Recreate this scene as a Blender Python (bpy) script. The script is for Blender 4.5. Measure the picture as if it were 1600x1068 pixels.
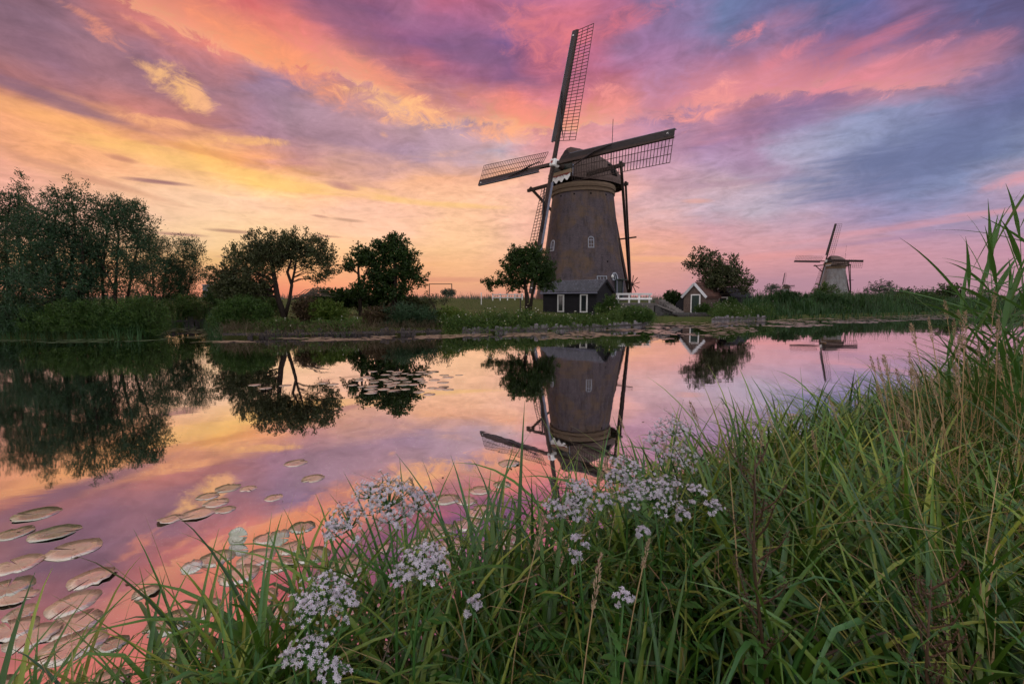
import bpy, bmesh, math, random
import numpy as np
from mathutils import Vector, Matrix, noise as mnoise

for _o in list(bpy.data.objects):
    bpy.data.objects.remove(_o)
SC = bpy.context.scene
COL = SC.collection
random.seed(11)
RNG = np.random.default_rng(11)

# ------------------------------------------------------------------ camera
FPX, CX0, CY0, EYE = 711.0, 800.0, 534.0, 1.6      # 16 mm lens, eye 1.6 m over the water
PITCH = math.atan((534 - 468) / 711.0)
cam_data = bpy.data.cameras.new("camera")
cam_data.sensor_width = 36.0
cam_data.lens = 16.0
cam_data.clip_start = 0.05
cam_data.clip_end = 6000
cam = bpy.data.objects.new("camera", cam_data)
COL.objects.link(cam)
cam.location = (0, 0, EYE)
cam.rotation_euler = (math.pi / 2 - PITCH, 0, 0)
SC.camera = cam
SC.render.engine = 'CYCLES'
SC.view_settings.view_transform = 'Standard'
SC.view_settings.look = 'None'
SC.view_settings.exposure = 0.0
SC.view_settings.gamma = 1.0
SC.view_settings.use_curve_mapping = False
SC.cycles.use_denoising = True
SC.cycles.max_bounces = 6
SC.cycles.diffuse_bounces = 2
SC.cycles.use_adaptive_sampling = True
SC.cycles.adaptive_threshold = 0.02
SC.cycles.adaptive_min_samples = 12
SC.cycles.transparent_max_bounces = 8


def ray(px, py):
    cx, cy = (px - CX0) / FPX, (CY0 - py) / FPX
    return Vector((cx, math.cos(PITCH) + cy * math.sin(PITCH), -math.sin(PITCH) + cy * math.cos(PITCH)))


def at(px, py, Y):
    d = ray(px, py)
    return Vector((0, 0, EYE)) + d * (Y / d.y)


def onz(px, py, z=0.0):
    d = ray(px, py)
    return Vector((0, 0, EYE)) + d * ((z - EYE) / d.z)


def lin(c):
    out = []
    for v in c:
        v = v / 255.0
        out.append(v / 12.92 if v <= 0.04045 else ((v + 0.055) / 1.055) ** 2.4)
    return out

# ------------------------------------------------------------------ sky (dusk, sun just under the horizon at the left)
SUN_AZ, SUN_EL = -16.0, 2.5
SKY_X = list(range(0, 1601, 80))
SKY_ROWS = {
 -170: "225,122,112 225,122,112 225,122,112 222,120,112 220,118,114 214,115,116 205,110,122 190,108,130 185,112,138 188,112,138 185,110,138 165,105,142 145,102,148 122,105,152 105,104,152 96,100,152 90,98,150 90,95,145 92,92,140 90,90,135 90,90,135",
 -80: "180,112,115 190,115,115 205,118,113 222,122,110 222,118,108 212,108,108 190,100,118 160,92,122 165,100,138 195,105,128 175,104,140 165,100,142 148,98,145 124,106,152 100,110,158 90,104,155 82,100,150 86,95,148 115,95,138 88,88,132 90,86,130",
 0: "125,95,115 127,97,117 190,112,113 215,112,105 208,105,105 185,85,100 165,95,125 110,75,115 165,105,135 200,95,120 165,100,145 168,100,138 150,95,140 125,110,155 100,115,160 90,105,155 80,100,150 85,95,150 125,95,135 85,85,130 90,85,130",
 40: "126,96,116 130,98,118 148,105,118 205,120,115 230,125,105 215,100,95 215,115,110 165,95,130 132,92,138 135,95,140 170,105,140 215,110,120 190,105,130 140,100,145 105,115,160 115,100,145 130,100,145 110,95,145 105,90,135 90,90,135 95,90,130",
 80: "140,100,115 140,100,120 140,105,125 145,105,125 195,120,120 240,150,110 228,125,110 170,100,125 138,84,125 128,88,135 122,88,140 175,95,130 155,120,165 160,120,165 150,110,150 180,118,145 150,105,140 130,100,140 115,95,140 165,115,145 115,100,140",
 120: "175,110,110 165,110,115 155,108,120 150,108,125 150,110,130 150,120,150 152,120,150 225,140,125 208,110,120 150,90,125 138,85,125 170,95,125 175,105,140 165,110,145 205,130,142 205,130,148 200,125,140 182,125,150 190,125,145 130,110,150 95,95,140",
 160: "225,150,110 152,105,122 185,115,110 185,115,115 165,120,135 155,120,145 155,125,145 180,145,150 225,160,140 210,138,140 238,130,120 205,115,135 228,135,135 165,130,168 218,140,150 165,115,145 130,115,160 130,140,180 125,130,170 120,115,155 100,105,150",
 200: "210,145,110 238,165,108 235,165,105 205,135,115 175,115,120 165,120,140 160,125,145 160,125,150 175,140,152 170,140,160 238,160,128 215,140,140 205,140,152 155,115,150 155,120,160 160,120,155 150,140,175 140,150,185 115,125,165 105,110,155 95,105,150",
 240: "215,150,125 232,160,115 232,162,118 250,185,105 248,180,92 238,160,108 195,135,135 160,130,155 165,135,160 180,150,165 180,165,185 210,150,160 205,150,165 185,140,165 170,140,175 165,135,170 165,160,190 140,145,180 110,120,165 105,118,160 130,140,175",
 280: "225,155,140 212,150,122 225,170,130 230,180,148 242,190,128 255,205,108 248,186,120 235,170,128 238,175,132 236,170,130 236,170,138 220,160,155 215,160,160 195,155,170 190,160,175 180,165,190 160,155,185 115,120,165 110,125,165 120,130,170 175,155,180",
 320: "225,165,155 225,170,160 230,180,165 235,190,165 240,195,170 240,190,165 240,185,155 240,185,170 240,185,160 240,185,150 240,185,160 220,165,150 225,165,155 195,165,175 185,165,185 180,165,185 165,150,180 135,130,175 135,135,180 140,140,180 170,145,175",
 360: "225,178,160 225,180,160 228,185,160 232,195,160 240,205,160 240,200,155 240,190,160 245,190,170 240,185,165 240,190,150 235,180,160 225,165,150 235,165,140 215,155,150 200,150,165 195,155,170 190,150,170 182,145,168 178,140,168 172,140,170 165,140,170",
 400: "225,175,130 225,178,130 225,180,130 225,182,128 225,185,120 225,180,125 235,190,130 235,185,135 230,180,140 235,185,140 235,180,150 235,165,140 235,170,125 225,160,140 210,150,155 215,150,155 208,146,155 206,145,158 200,145,163 195,145,165 190,140,165",
 430: "225,160,120 225,160,120 225,160,120 222,155,120 220,150,120 225,140,110 230,150,115 225,150,120 215,150,120 225,165,125 225,160,125 225,155,130 220,150,135 205,145,145 190,140,155 180,135,155 180,135,155 185,140,160 185,140,160 185,140,160 185,140,160",
 465: "215,140,120 215,140,120 215,140,120 218,135,115 220,125,108 220,120,105 215,125,112 205,130,120 190,125,120 195,135,130 200,135,130 203,138,136 205,140,140 190,140,150 175,135,155 175,135,155 175,135,155 178,137,157 180,138,158 180,138,158 180,138,158",
}


def px2azel(px, py):
    d = ray(px, py)
    return math.degrees(math.atan2(d.x, d.y)), math.degrees(math.atan2(d.z, math.hypot(d.x, d.y)))


_pts, _cols = [], []
for _py, _row in SKY_ROWS.items():
    for _px, _c in zip(SKY_X, _row.split()):
        _pts.append(px2azel(_px, _py))
        _cols.append(lin([int(v) for v in _c.split(',')]))
_pts = np.array(_pts)
_cols = np.array(_cols)


def sky_col(az, el):
    d2 = ((_pts[:, 0] - az) ** 2 + (1.3 * (_pts[:, 1] - el)) ** 2) + 0.25
    w = 1.0 / d2 ** 2.2
    return (w[:, None] * _cols).sum(0) / w.sum()


world = bpy.data.worlds.new("World")
world.use_nodes = True
WT = world.node_tree
WT.nodes.clear()


class NT:
    """short-hand for building node graphs"""
    def __init__(self, tree):
        self.t = tree

    def n(self, kind, **kw):
        nd = self.t.nodes.new(kind)
        for k, v in kw.items():
            setattr(nd, k, v)
        return nd

    def put(self, sock, v):
        if hasattr(v, 'is_output') or isinstance(v, bpy.types.NodeSocket):
            self.t.links.new(v, sock)
        else:
            sock.default_value = v

    def m(self, op, a, b=0.0, c=0.0, clamp=False):
        nd = self.n('ShaderNodeMath', operation=op, use_clamp=clamp)
        for s, v in zip(nd.inputs, (a, b, c)):
            self.put(s, v)
        return nd.outputs[0]

    def vm(self, op, a, b=(0, 0, 0)):
        nd = self.n('ShaderNodeVectorMath', operation=op)
        self.put(nd.inputs[0], a)
        self.put(nd.inputs[1], b)
        return nd.outputs[0]

    def noise(self, vec, scale, detail=5, rough=0.55, dist=0.0, col=False, lac=2.0):
        nd = self.n('ShaderNodeTexNoise')
        self.put(nd.inputs['Vector'], vec)
        nd.inputs['Scale'].default_value = scale
        nd.inputs['Detail'].default_value = detail
        nd.inputs['Roughness'].default_value = rough
        nd.inputs['Lacunarity'].default_value = lac
        nd.inputs['Distortion'].default_value = dist
        return nd.outputs['Color' if col else 'Fac']

    def mix(self, fac, a, b, blend='MIX'):
        nd = self.n('ShaderNodeMix', data_type='RGBA', blend_type=blend)
        self.put(nd.inputs[0], fac)
        self.put(nd.inputs[6], a)
        self.put(nd.inputs[7], b)
        return nd.outputs[2]

    def rng(self, v, a, b, c=0.0, d=1.0, smooth=False):
        nd = self.n('ShaderNodeMapRange', clamp=True)
        if smooth:
            nd.interpolation_type = 'SMOOTHSTEP'
        for s, x in zip(nd.inputs, (v, a, b, c, d)):
            self.put(s, x)
        return nd.outputs[0]

    def ramp(self, fac, stops, interp='LINEAR'):
        nd = self.n('ShaderNodeValToRGB')
        cr = nd.color_ramp
        cr.interpolation = interp
        while len(cr.elements) < len(stops):
            cr.elements.new(0.5)
        for e, (p, c) in zip(cr.elements, sorted(stops, key=lambda s: s[0])):
            e.position = p
            e.color = (c[0], c[1], c[2], 1)
        self.put(nd.inputs[0], fac)
        return nd.outputs[0]

    def hsv(self, col, sat, val):
        nd = self.n('ShaderNodeHueSaturation')
        nd.inputs['Saturation'].default_value = sat
        nd.inputs['Value'].default_value = val
        self.put(nd.inputs['Color'], col)
        return nd.outputs[0]

    def comb(self, x, y, z):
        nd = self.n('ShaderNodeCombineXYZ')
        for s, v in zip(nd.inputs, (x, y, z)):
            self.put(s, v)
        return nd.outputs[0]

    def grey(self, v):
        nd = self.n('ShaderNodeCombineColor')
        for s in nd.inputs[:3]:
            self.put(s, v)
        return nd.outputs[0]

    def sepc(self, v):
        nd = self.n('ShaderNodeSeparateColor')
        self.put(nd.inputs[0], v)
        return nd.outputs

    def sep(self, v):
        nd = self.n('ShaderNodeSeparateXYZ')
        self.put(nd.inputs[0], v)
        return nd.outputs


def build_sky():
    w = NT(WT)
    tc = w.n('ShaderNodeTexCoord')
    D = w.vm('NORMALIZE', tc.outputs['Generated'])
    x, y, z = w.sep(D)
    az = w.m('MULTIPLY', w.m('ARCTAN2', x, y), 180 / math.pi)
    el = w.m('MULTIPLY', w.m('ARCSINE', z), 180 / math.pi)
    # cloud-deck coordinates: a layer seen in perspective, so clouds flatten towards the horizon
    zz = w.m('ADD', w.m('MAXIMUM', z, 0.0), 0.10)
    deck = w.comb(w.m('DIVIDE', x, zz), w.m('DIVIDE', y, zz), 0.0)
    flat = w.comb(w.m('MULTIPLY', az, 0.045), w.m('MULTIPLY', el, 0.16), 1.7)
    n_big = w.noise(deck, 1.3, 5, 0.58, 0.35, col=True)
    n_fin = w.noise(deck, 4.2, 5, 0.62, 0.55)
    n_bil = w.m('SUBTRACT', 1.0, w.m('ABSOLUTE', w.m('SUBTRACT', w.m('MULTIPLY', w.noise(deck, 5.0, 4, 0.6, 0.8), 2.0), 1.0)))
    n_flat = w.noise(flat, 1.6, 5, 0.60, 0.5, col=True)
    b = w.sepc(n_big)
    f = w.sepc(n_flat)
    # ragged, torn edges for the broad colour masses
    waz = w.m('ADD', w.m('MULTIPLY', w.m('SUBTRACT', b[0], 0.5), 9.0), w.m('MULTIPLY', w.m('SUBTRACT', f[0], 0.5), 9.0))
    wel = w.m('ADD', w.m('MULTIPLY', w.m('SUBTRACT', b[1], 0.5), 4.0), w.m('MULTIPLY', w.m('SUBTRACT', f[1], 0.5), 4.0))
    wk = w.rng(el, 2.0, 12.0, 0.25, 1.0)
    az_w = w.m('ADD', az, w.m('MULTIPLY', waz, wk))
    el_w = w.m('ADD', el, w.m('MULTIPLY', wel, wk))
    fac = w.m('ADD', w.m('DIVIDE', az_w, 360.0), 0.5)
    els = [0.2, 2.0, 4.0, 6.0, 8.0, 10.0, 12.5, 15.0, 17.5, 20.0, 22.5, 25.0, 27.5, 30.0, 33.0, 37.0, 43.0]
    azs = [-52 + 104.0 * i / 26 for i in range(27)]
    res = None
    back_hi, back_lo = 1.22 * np.array(lin((222, 222, 226))), 1.22 * np.array(lin((218, 208, 208)))  # unseen sky behind and overhead, brightened to fill the foreground
    for i, e in enumerate(els):
        t = min(1.0, e / 30.0)
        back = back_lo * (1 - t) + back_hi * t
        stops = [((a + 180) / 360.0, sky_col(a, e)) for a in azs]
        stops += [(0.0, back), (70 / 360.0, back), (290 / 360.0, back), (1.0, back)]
        c = w.ramp(fac, stops)
        if res is None:
            res = c
        else:
            res = w.mix(w.rng(el_w, els[i - 1], e), res, c)
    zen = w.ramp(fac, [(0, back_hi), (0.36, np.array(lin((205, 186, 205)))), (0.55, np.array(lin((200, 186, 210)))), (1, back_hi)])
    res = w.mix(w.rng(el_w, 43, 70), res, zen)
    # internal light and shade of the cloud deck
    k = w.m('ADD', w.m('MULTIPLY', w.m('SUBTRACT', n_fin, 0.5), 0.66), 1.0)
    k2 = w.m('ADD', w.m('MULTIPLY', w.m('SUBTRACT', f[2], 0.5), 0.35), 1.0)
    kk = w.m('MULTIPLY', k, k2)
    kk = w.m('MULTIPLY', kk, w.rng(n_bil, 0.45, 1.0, 0.86, 1.16))
    kk = w.m('ADD', w.m('MULTIPLY', w.m('SUBTRACT', kk, 1.0), w.rng(el, 0.5, 10.0, 0.10, 1.0)), 1.0)
    res = w.mix(1.0, res, w.grey(kk), 'MULTIPLY')
    # single clouds: (px, py) gives the direction; half sizes in degrees, tilt, colour, roughness of edge
    fe = w.noise(w.comb(w.m('MULTIPLY', az, 0.16), w.m('MULTIPLY', el, 0.28), 5.0), 2.2, 6, 0.70, 0.8)
    fw = w.noise(w.comb(w.m('MULTIPLY', az, 0.05), w.m('MULTIPLY', el, 0.45), 9.0), 1.6, 5, 0.64, 0.4)
    # two long banks whose ragged lower edges catch the light
    for edge, amp, cols, op in BANKS:
        pts = sorted(px2azel(*p) for p in edge)
        er = w.ramp(w.m('ADD', w.m('DIVIDE', az, 360.0), 0.5),
                    [((a + 180) / 360.0, (e / 60.0,) * 3) for a, e in pts])
        ed = w.m('MULTIPLY', w.sepc(er)[0], 60.0)
        dd = w.m('ADD', w.m('SUBTRACT', el, ed), w.m('ADD', w.m('MULTIPLY', w.m('SUBTRACT', fe, 0.5), amp), w.m('MULTIPLY', w.m('SUBTRACT', b[2], 0.5), amp)))
        rim = w.ramp(w.m('DIVIDE', dd, 8.0), [(p, lin(c)) for p, c in cols])
        on = w.m('MULTIPLY', w.rng(dd, 0.0, 0.9, smooth=True), w.rng(dd, 1.2, 5.5, op, 0.0, smooth=True))
        on = w.m('MULTIPLY', on, w.m('MULTIPLY', w.rng(az, pts[0][0] - 6, pts[0][0] + 4, smooth=True), w.rng(az, pts[-1][0] + 4, pts[-1][0] - 8, smooth=True)))
        res = w.mix(on, res, rim)
    for (px, py, ha, he, tilt, col, amp, nz, op) in CLOUDS:
        a0, e0 = px2azel(px, py)
        ct, st = math.cos(math.radians(tilt)), math.sin(math.radians(tilt))
        da, de = w.m('SUBTRACT', az, a0), w.m('SUBTRACT', el, e0)
        u = w.m('ADD', w.m('MULTIPLY', da, ct / ha), w.m('MULTIPLY', de, st / ha))
        v = w.m('ADD', w.m('MULTIPLY', da, -st / he), w.m('MULTIPLY', de, ct / he))
        r2 = w.m('ADD', w.m('MULTIPLY', u, u), w.m('MULTIPLY', v, v))
        s = w.m('SUBTRACT', w.m('MULTIPLY_ADD', w.m('SUBTRACT', fe if nz == 'p' else fw, 0.5), amp, 1.0), r2)
        msk = w.m('MULTIPLY', w.rng(s, 0.0, 1.5 if nz == 'p' else 1.3, smooth=True), op)
        res = w.mix(msk, res, tuple(lin(col)) + (1.0,))
    sh = w.m('ADD', w.m('MULTIPLY', w.m('SUBTRACT', fe, 0.5), w.rng(el, 1.0, 12.0, 0.0, 0.5)), 1.0)
    res = w.mix(1.0, res, w.grey(sh), 'MULTIPLY')
    res = w.mix(1.0, w.hsv(res, 0.97, 1.0), (1.02, 1.0, 0.95, 1.0), 'MULTIPLY')
    # a low clear-sky glow under the clouds, from the physical sky
    ns = w.n('ShaderNodeTexSky', sky_type='NISHITA')
    ns.sun_disc = False
    ns.sun_elevation = math.radians(SUN_EL)
    ns.sun_rotation = math.radians(SUN_AZ)
    bg1 = w.n('ShaderNodeBackground')
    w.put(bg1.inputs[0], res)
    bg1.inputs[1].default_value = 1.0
    bg2 = w.n('ShaderNodeBackground')
    w.put(bg2.inputs[0], ns.outputs[0])
    bg2.inputs[1].default_value = 0.004
    ad = w.n('ShaderNodeAddShader')
    WT.links.new(bg1.outputs[0], ad.inputs[0])
    WT.links.new(bg2.outputs[0], ad.inputs[1])
    out = w.n('ShaderNodeOutputWorld')
    WT.links.new(ad.outputs[0], out.inputs[0])


BANKS = [
    ([(130, -40), (170, 0), (240, 40), (320, 78), (400, 98), (470, 110), (530, 120), (575, 135), (620, 168), (660, 190), (720, 196), (770, 200), (820, 212), (870, 214), (930, 200), (1000, 190)], 5.0,
     [(0.0, (252, 196, 138)), (0.14, (242, 160, 122)), (0.4, (224, 130, 120)), (0.8, (190, 108, 126))], 0.62),
    ([(1020, 194), (1080, 186), (1150, 172), (1230, 158), (1290, 146), (1360, 138), (1430, 134), (1480, 122), (1540, 112)], 4.5,
     [(0.0, (240, 158, 148)), (0.2, (226, 136, 146)), (0.6, (186, 116, 146))], 0.7),
]
CLOUDS = [
    (420, 345, 26, 5.5, -2, (250, 204, 160), 0.8, 'f', 0.40),    # afterglow low in the west
    # px, py, half az, half el, tilt, colour, edge noise, kind, opacity
    (560, 50, 17, 3.0, -27, (130, 90, 126), 2.0, 'f', 0.65),     # violet belly of the big bank
    (760, 95, 9, 2.6, -22, (130, 92, 132), 2.0, 'f', 0.75),
    (420, 80, 13, 2.2, -20, (246, 150, 105), 3.0, 'p', 0.75),    # its orange rim
    (600, 125, 8, 1.5, -22, (240, 145, 118), 3.5, 'p', 0.75),
    (620, 160, 7, 1.5, -6, (250, 185, 130), 4.5, 'p', 0.95),     # yellow torn edge
    (660, 188, 4.5, 1.1, 4, (250, 180, 130), 4.5, 'p', 0.9),
    (780, 205, 5.5, 1.4, -8, (250, 170, 130), 4.0, 'p', 0.85),
    (820, 175, 7, 1.6, -10, (242, 138, 122), 4.0, 'p', 0.7),
    (845, 60, 7, 3.0, -20, (222, 118, 124), 4.5, 'p', 0.6),
    (970, 35, 7, 1.2, 10, (222, 110, 125), 3.5, 'p', 0.6),
    (965, 160, 4, 2.0, -30, (240, 145, 140), 4.0, 'p', 0.8),
    (1095, 165, 4.5, 2.2, 20, (240, 150, 145), 4.0, 'p', 0.85),
    (1160, 60, 2.4, 0.8, 15, (232, 130, 140), 4.0, 'p', 0.7),
    (1230, 85, 4.0, 0.9, 18, (220, 125, 140), 3.5, 'p', 0.75),
    (1330, 125, 9, 0.9, 11, (228, 135, 150), 3.0, 'p', 0.8),
    (1365, 65, 5, 0.8, 10, (200, 115, 140), 3.0, 'f', 0.7),
    (1540, 65, 2.0, 0.9, 0, (205, 125, 145), 2.5, 'p', 0.7),
    (1250, 175, 6, 2.0, 4, (135, 110, 155), 2.5, 'f', 0.75),
    (1150, 195, 6, 1.4, 8, (150, 112, 148), 2.5, 'f', 0.7),
    (285, 140, 2.9, 1.9, -28, (244, 182, 120), 3.5, 'p', 1.0),   # the lone puff
    (245, 112, 2.6, 0.55, -15, (240, 180, 125), 3.0, 'p', 0.95),
    (310, 155, 1.8, 1.0, -60, (240, 175, 130), 3.5, 'p', 0.8),
    (125, 20, 2.0, 0.45, -12, (238, 150, 120), 3.5, 'p', 0.9),
    (170, 58, 2.3, 0.8, -18, (225, 140, 118), 4.5, 'p', 0.85),
    (225, 45, 2.4, 0.5, -18, (235, 150, 120), 4.0, 'p', 0.85),
    (240, 190, 4.0, 0.6, 4, (242, 170, 120), 3.5, 'p', 0.9),
    (395, 220, 4.2, 0.55, 4, (248, 185, 115), 3.0, 'p', 0.9),
    (600, 210, 0.7, 0.4, -10, (235, 170, 140), 3.0, 'p', 0.9),
    (700, 240, 3.0, 0.5, 4, (215, 165, 155), 3.0, 'p', 0.7),
    (60, 145, 9, 0.8, -11, (140, 102, 124), 2.0, 'f', 0.85),       # shaded band over the left fan
    (100, 265, 11, 0.5, -13, (200, 140, 118), 2.0, 'f', 0.75),
    (60, 180, 9, 0.8, -9, (246, 172, 108), 2.0, 'f', 0.7),
    (330, 262, 15, 1.3, -7, (252, 198, 112), 3.4, 'f', 0.55),      # gold streaks
    (470, 290, 13, 1.0, -4, (250, 198, 118), 3.4, 'f', 0.6),
    (360, 245, 10, 0.5, -5, (228, 155, 95), 2.5, 'f', 0.7),
    (680, 318, 13, 0.45, -2, (246, 196, 120), 2.5, 'f', 0.7),
    (245, 284, 3.6, 0.28, 1, (142, 95, 108), 1.2, 'f', 0.95),     # small dark clouds
    (190, 248, 1.4, 0.35, -6, (200, 135, 110), 1.5, 'f', 0.9),
    (357, 361, 2.9, 0.26, -1, (148, 105, 102), 1.2, 'f', 0.95),
    (280, 366, 3.0, 0.22, 0, (165, 120, 115), 1.2, 'f', 0.9),
    (380, 402, 3.4, 0.25, 0, (180, 130, 120), 1.2, 'f', 0.7),
    (535, 291, 2.2, 0.5, -8, (180, 125, 128), 1.8, 'f', 0.85),
    (545, 344, 2.4, 0.26, -3, (172, 132, 115), 1.5, 'f', 0.85),
    (510, 369, 2.3, 0.2, -2, (172, 122, 112), 1.2, 'f', 0.9),
    (500, 338, 1.2, 0.2, -4, (190, 140, 125), 1.2, 'f', 0.8),
    (640, 412, 9, 0.5, 0, (232, 172, 125), 1.5, 'f', 0.5),
    (700, 437, 9, 0.5, 0, (196, 130, 120), 1.2, 'f', 0.7),
    (1030, 405, 8, 0.5, -2, (245, 178, 125), 2.5, 'f', 0.75),
    (1090, 314, 2.0, 0.35, -4, (222, 165, 160), 2.0, 'f', 0.8),
    (1120, 288, 7, 0.45, 0, (165, 130, 155), 2.5, 'f', 0.65),
    (1190, 268, 4.5, 1.2, -10, (158, 125, 160), 2.5, 'f', 0.6),
    (1340, 275, 10, 2.6, 6, (112, 120, 162), 2.4, 'f', 0.9),
    (1460, 235, 10, 3.0, 10, (104, 114, 158), 2.4, 'f', 0.8),
    (1400, 356, 13, 0.55, 5, (222, 152, 163), 3.2, 'f', 0.6),     # pink band on the right
    (1400, 372, 11, 0.35, 5, (165, 132, 168), 1.8, 'f', 0.65),
    (1240, 396, 9, 0.6, 3, (228, 150, 150), 2.0, 'f', 0.6),
    (1590, 280, 2.5, 0.7, 12, (225, 150, 160), 2.5, 'p', 0.8),
    (1350, 445, 14, 1.3, 0, (178, 136, 158), 1.0, 'f', 0.6),
]
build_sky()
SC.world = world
world.cycles.sampling_method = 'NONE'          # the dusk sky is broad and soft: no need to aim at it

sun_data = bpy.data.lights.new("sun", 'SUN')
sun_data.energy = 0.5
sun_data.angle = math.radians(3.0)
sun_data.color = (1.0, 0.55, 0.28)
sun = bpy.data.objects.new("sun", sun_data)
COL.objects.link(sun)
_sd = Vector((math.sin(math.radians(SUN_AZ)) * math.cos(math.radians(SUN_EL)),
              math.cos(math.radians(SUN_AZ)) * math.cos(math.radians(SUN_EL)), math.sin(math.radians(SUN_EL))))
sun.rotation_euler = _sd.to_track_quat('Z', 'Y').to_euler()


# ------------------------------------------------------------------ mesh tools
class MB:
    """collects pieces of one mesh"""
    def __init__(self):
        self.v, self.f = [], []

    def add(self, vs, fs):
        o = len(self.v)
        self.v += [tuple(p) for p in vs]
        self.f += [tuple(i + o for i in q) for q in fs]
        return self

    def box(self, c, s, M=None):
        x, y, z = s[0] / 2, s[1] / 2, s[2] / 2
        vs = [Vector((a * x, b * y, d * z)) for d in (-1, 1) for b in (-1, 1) for a in (-1, 1)]
        if M is not None:
            vs = [M @ p for p in vs]
        return self.add([p + Vector(c) for p in vs],
                        [(0, 2, 3, 1), (4, 5, 7, 6), (0, 1, 5, 4), (2, 6, 7, 3), (0, 4, 6, 2), (1, 3, 7, 5)])

    def beam(self, p0, p1, w, h, up=(0, 0, 1), w1=None, h1=None):
        p0, p1 = Vector(p0), Vector(p1)
        d = (p1 - p0).normalized()
        s = d.cross(Vector(up))
        if s.length < 1e-4:
            s = d.cross(Vector((1, 0, 0)))
        s.normalize()
        u = s.cross(d)
        w1, h1 = w1 or w, h1 or h
        vs = []
        for p, a, b in ((p0, w / 2, h / 2), (p1, w1 / 2, h1 / 2)):
            vs += [p - s * a - u * b, p + s * a - u * b, p + s * a + u * b, p - s * a + u * b]
        return self.add(vs, [(0, 3, 2, 1), (4, 5, 6, 7), (0, 1, 5, 4), (1, 2, 6, 5), (2, 3, 7, 6), (3, 0, 4, 7)])

    def tube(self, pts, rad, n=6):
        pts = [Vector(p) for p in pts]
        o, vs, fs = 0, [], []
        prev = None
        for i, p in enumerate(pts):
            d = (pts[min(i + 1, len(pts) - 1)] - pts[max(i - 1, 0)])
            d = d.normalized() if d.length > 1e-9 else Vector((0, 0, 1))
            s = prev if prev is not None else d.orthogonal()
            s = (s - d * s.dot(d))
            s = s.normalized() if s.length > 1e-6 else d.orthogonal().normalized()
            prev = s
            t = d.cross(s)
            r = rad[i] if isinstance(rad, (list, tuple)) else rad
            vs += [p + (s * math.cos(2 * math.pi * k / n) + t * math.sin(2 * math.pi * k / n)) * r for k in range(n)]
        for i in range(len(pts) - 1):
            for k in range(n):
                a, b = i * n + k, i * n + (k + 1) % n
                fs.append((a, b, b + n, a + n))
        fs.append(tuple(range(n))[::-1])
        fs.append(tuple(range((len(pts) - 1) * n, len(pts) * n)))
        return self.add(vs, fs)

    def lathe(self, prof, n=48, caps=True):
        vs, fs = [], []
        for r, z in prof:
            vs += [(r * math.cos(2 * math.pi * k / n), r * math.sin(2 * math.pi * k / n), z) for k in range(n)]
        for i in range(len(prof) - 1):
            for k in range(n):
                a, b = i * n + k, i * n + (k + 1) % n
                fs.append((a, b, b + n, a + n))
        if caps:
            fs.append(tuple(range(n))[::-1])
            fs.append(tuple(range((len(prof) - 1) * n, len(prof) * n)))
        return self.add(vs, fs)

    def loft(self, secs, closed=False, cap=True):
        n = len(secs[0])
        vs = [p for s in secs for p in s]
        fs = []
        for i in range(len(secs) - 1):
            for k in range(n if closed else n - 1):
                a, b = i * n + k, i * n + (k + 1) % n
                fs.append((a, b, b + n, a + n))
        if cap:
            fs.append(tuple(range(n))[::-1])
            fs.append(tuple(range((len(secs) - 1) * n, len(secs) * n)))
        return self.add(vs, fs)

    def prism(self, poly, ext):
        """flat polygon pushed along ext"""
        n = len(poly)
        e = Vector(ext)
        vs = [Vector(p) for p in poly] + [Vector(p) + e for p in poly]
        fs = [tuple(range(n))[::-1], tuple(range(n, 2 * n))]
        fs += [(k, (k + 1) % n, (k + 1) % n + n, k + n) for k in range(n)]
        return self.add(vs, fs)

    def mesh(self, name, smooth=False):
        me = bpy.data.meshes.new(name)
        me.from_pydata(self.v, [], self.f)
        bm = bmesh.new()
        bm.from_mesh(me)
        bmesh.ops.recalc_face_normals(bm, faces=bm.faces)
        bm.to_mesh(me)
        bm.free()
        if smooth:
            me.polygons.foreach_set('use_smooth', [True] * len(me.polygons))
        return me


def link(name, me, mat=None, parent=None, loc=None, M=None):
    o = bpy.data.objects.new(name, me)
    COL.objects.link(o)
    if mat is not None and me is not None and len(me.materials) == 0:
        me.materials.append(mat)
    if parent is not None:
        o.parent = parent
    if M is not None:
        o.matrix_local = M
    elif loc is not None:
        o.location = loc
    return o


def part(name, mb, mat, parent, smooth=False):
    return link(name, mb.mesh(name, smooth), mat, parent)


def tag(o, label=None, cat=None, group=None, kind=None):
    for k, v in (('label', label), ('category', cat), ('group', group), ('kind', kind)):
        if v:
            o[k] = v
    return o


def thing(name, label, cat, loc=(0, 0, 0), rotz=0.0, group=None):
    o = bpy.data.objects.new(name, None)
    o.empty_display_size = 0.2
    COL.objects.link(o)
    o.location = loc
    o.rotation_euler = (0, 0, rotz)
    return tag(o, label, cat, group)


def np_mesh(name, V, F, smooth=False):
    V = np.asarray(V, dtype=np.float32).reshape(-1, 3)
    F = np.asarray(F, dtype=np.int32)
    k = F.shape[1]
    me = bpy.data.meshes.new(name)
    me.vertices.add(len(V))
    me.vertices.foreach_set('co', V.ravel())
    me.loops.add(F.size)
    me.loops.foreach_set('vertex_index', F.ravel())
    me.polygons.add(len(F))
    me.polygons.foreach_set('loop_start', np.arange(len(F), dtype=np.int32) * k)
    if smooth:
        me.polygons.foreach_set('use_smooth', np.ones(len(F), dtype=bool))
    me.update(calc_edges=True)
    me.validate()
    return me


def unit(a):
    return a / np.maximum(np.linalg.norm(a, axis=-1, keepdims=True), 1e-9)


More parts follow.
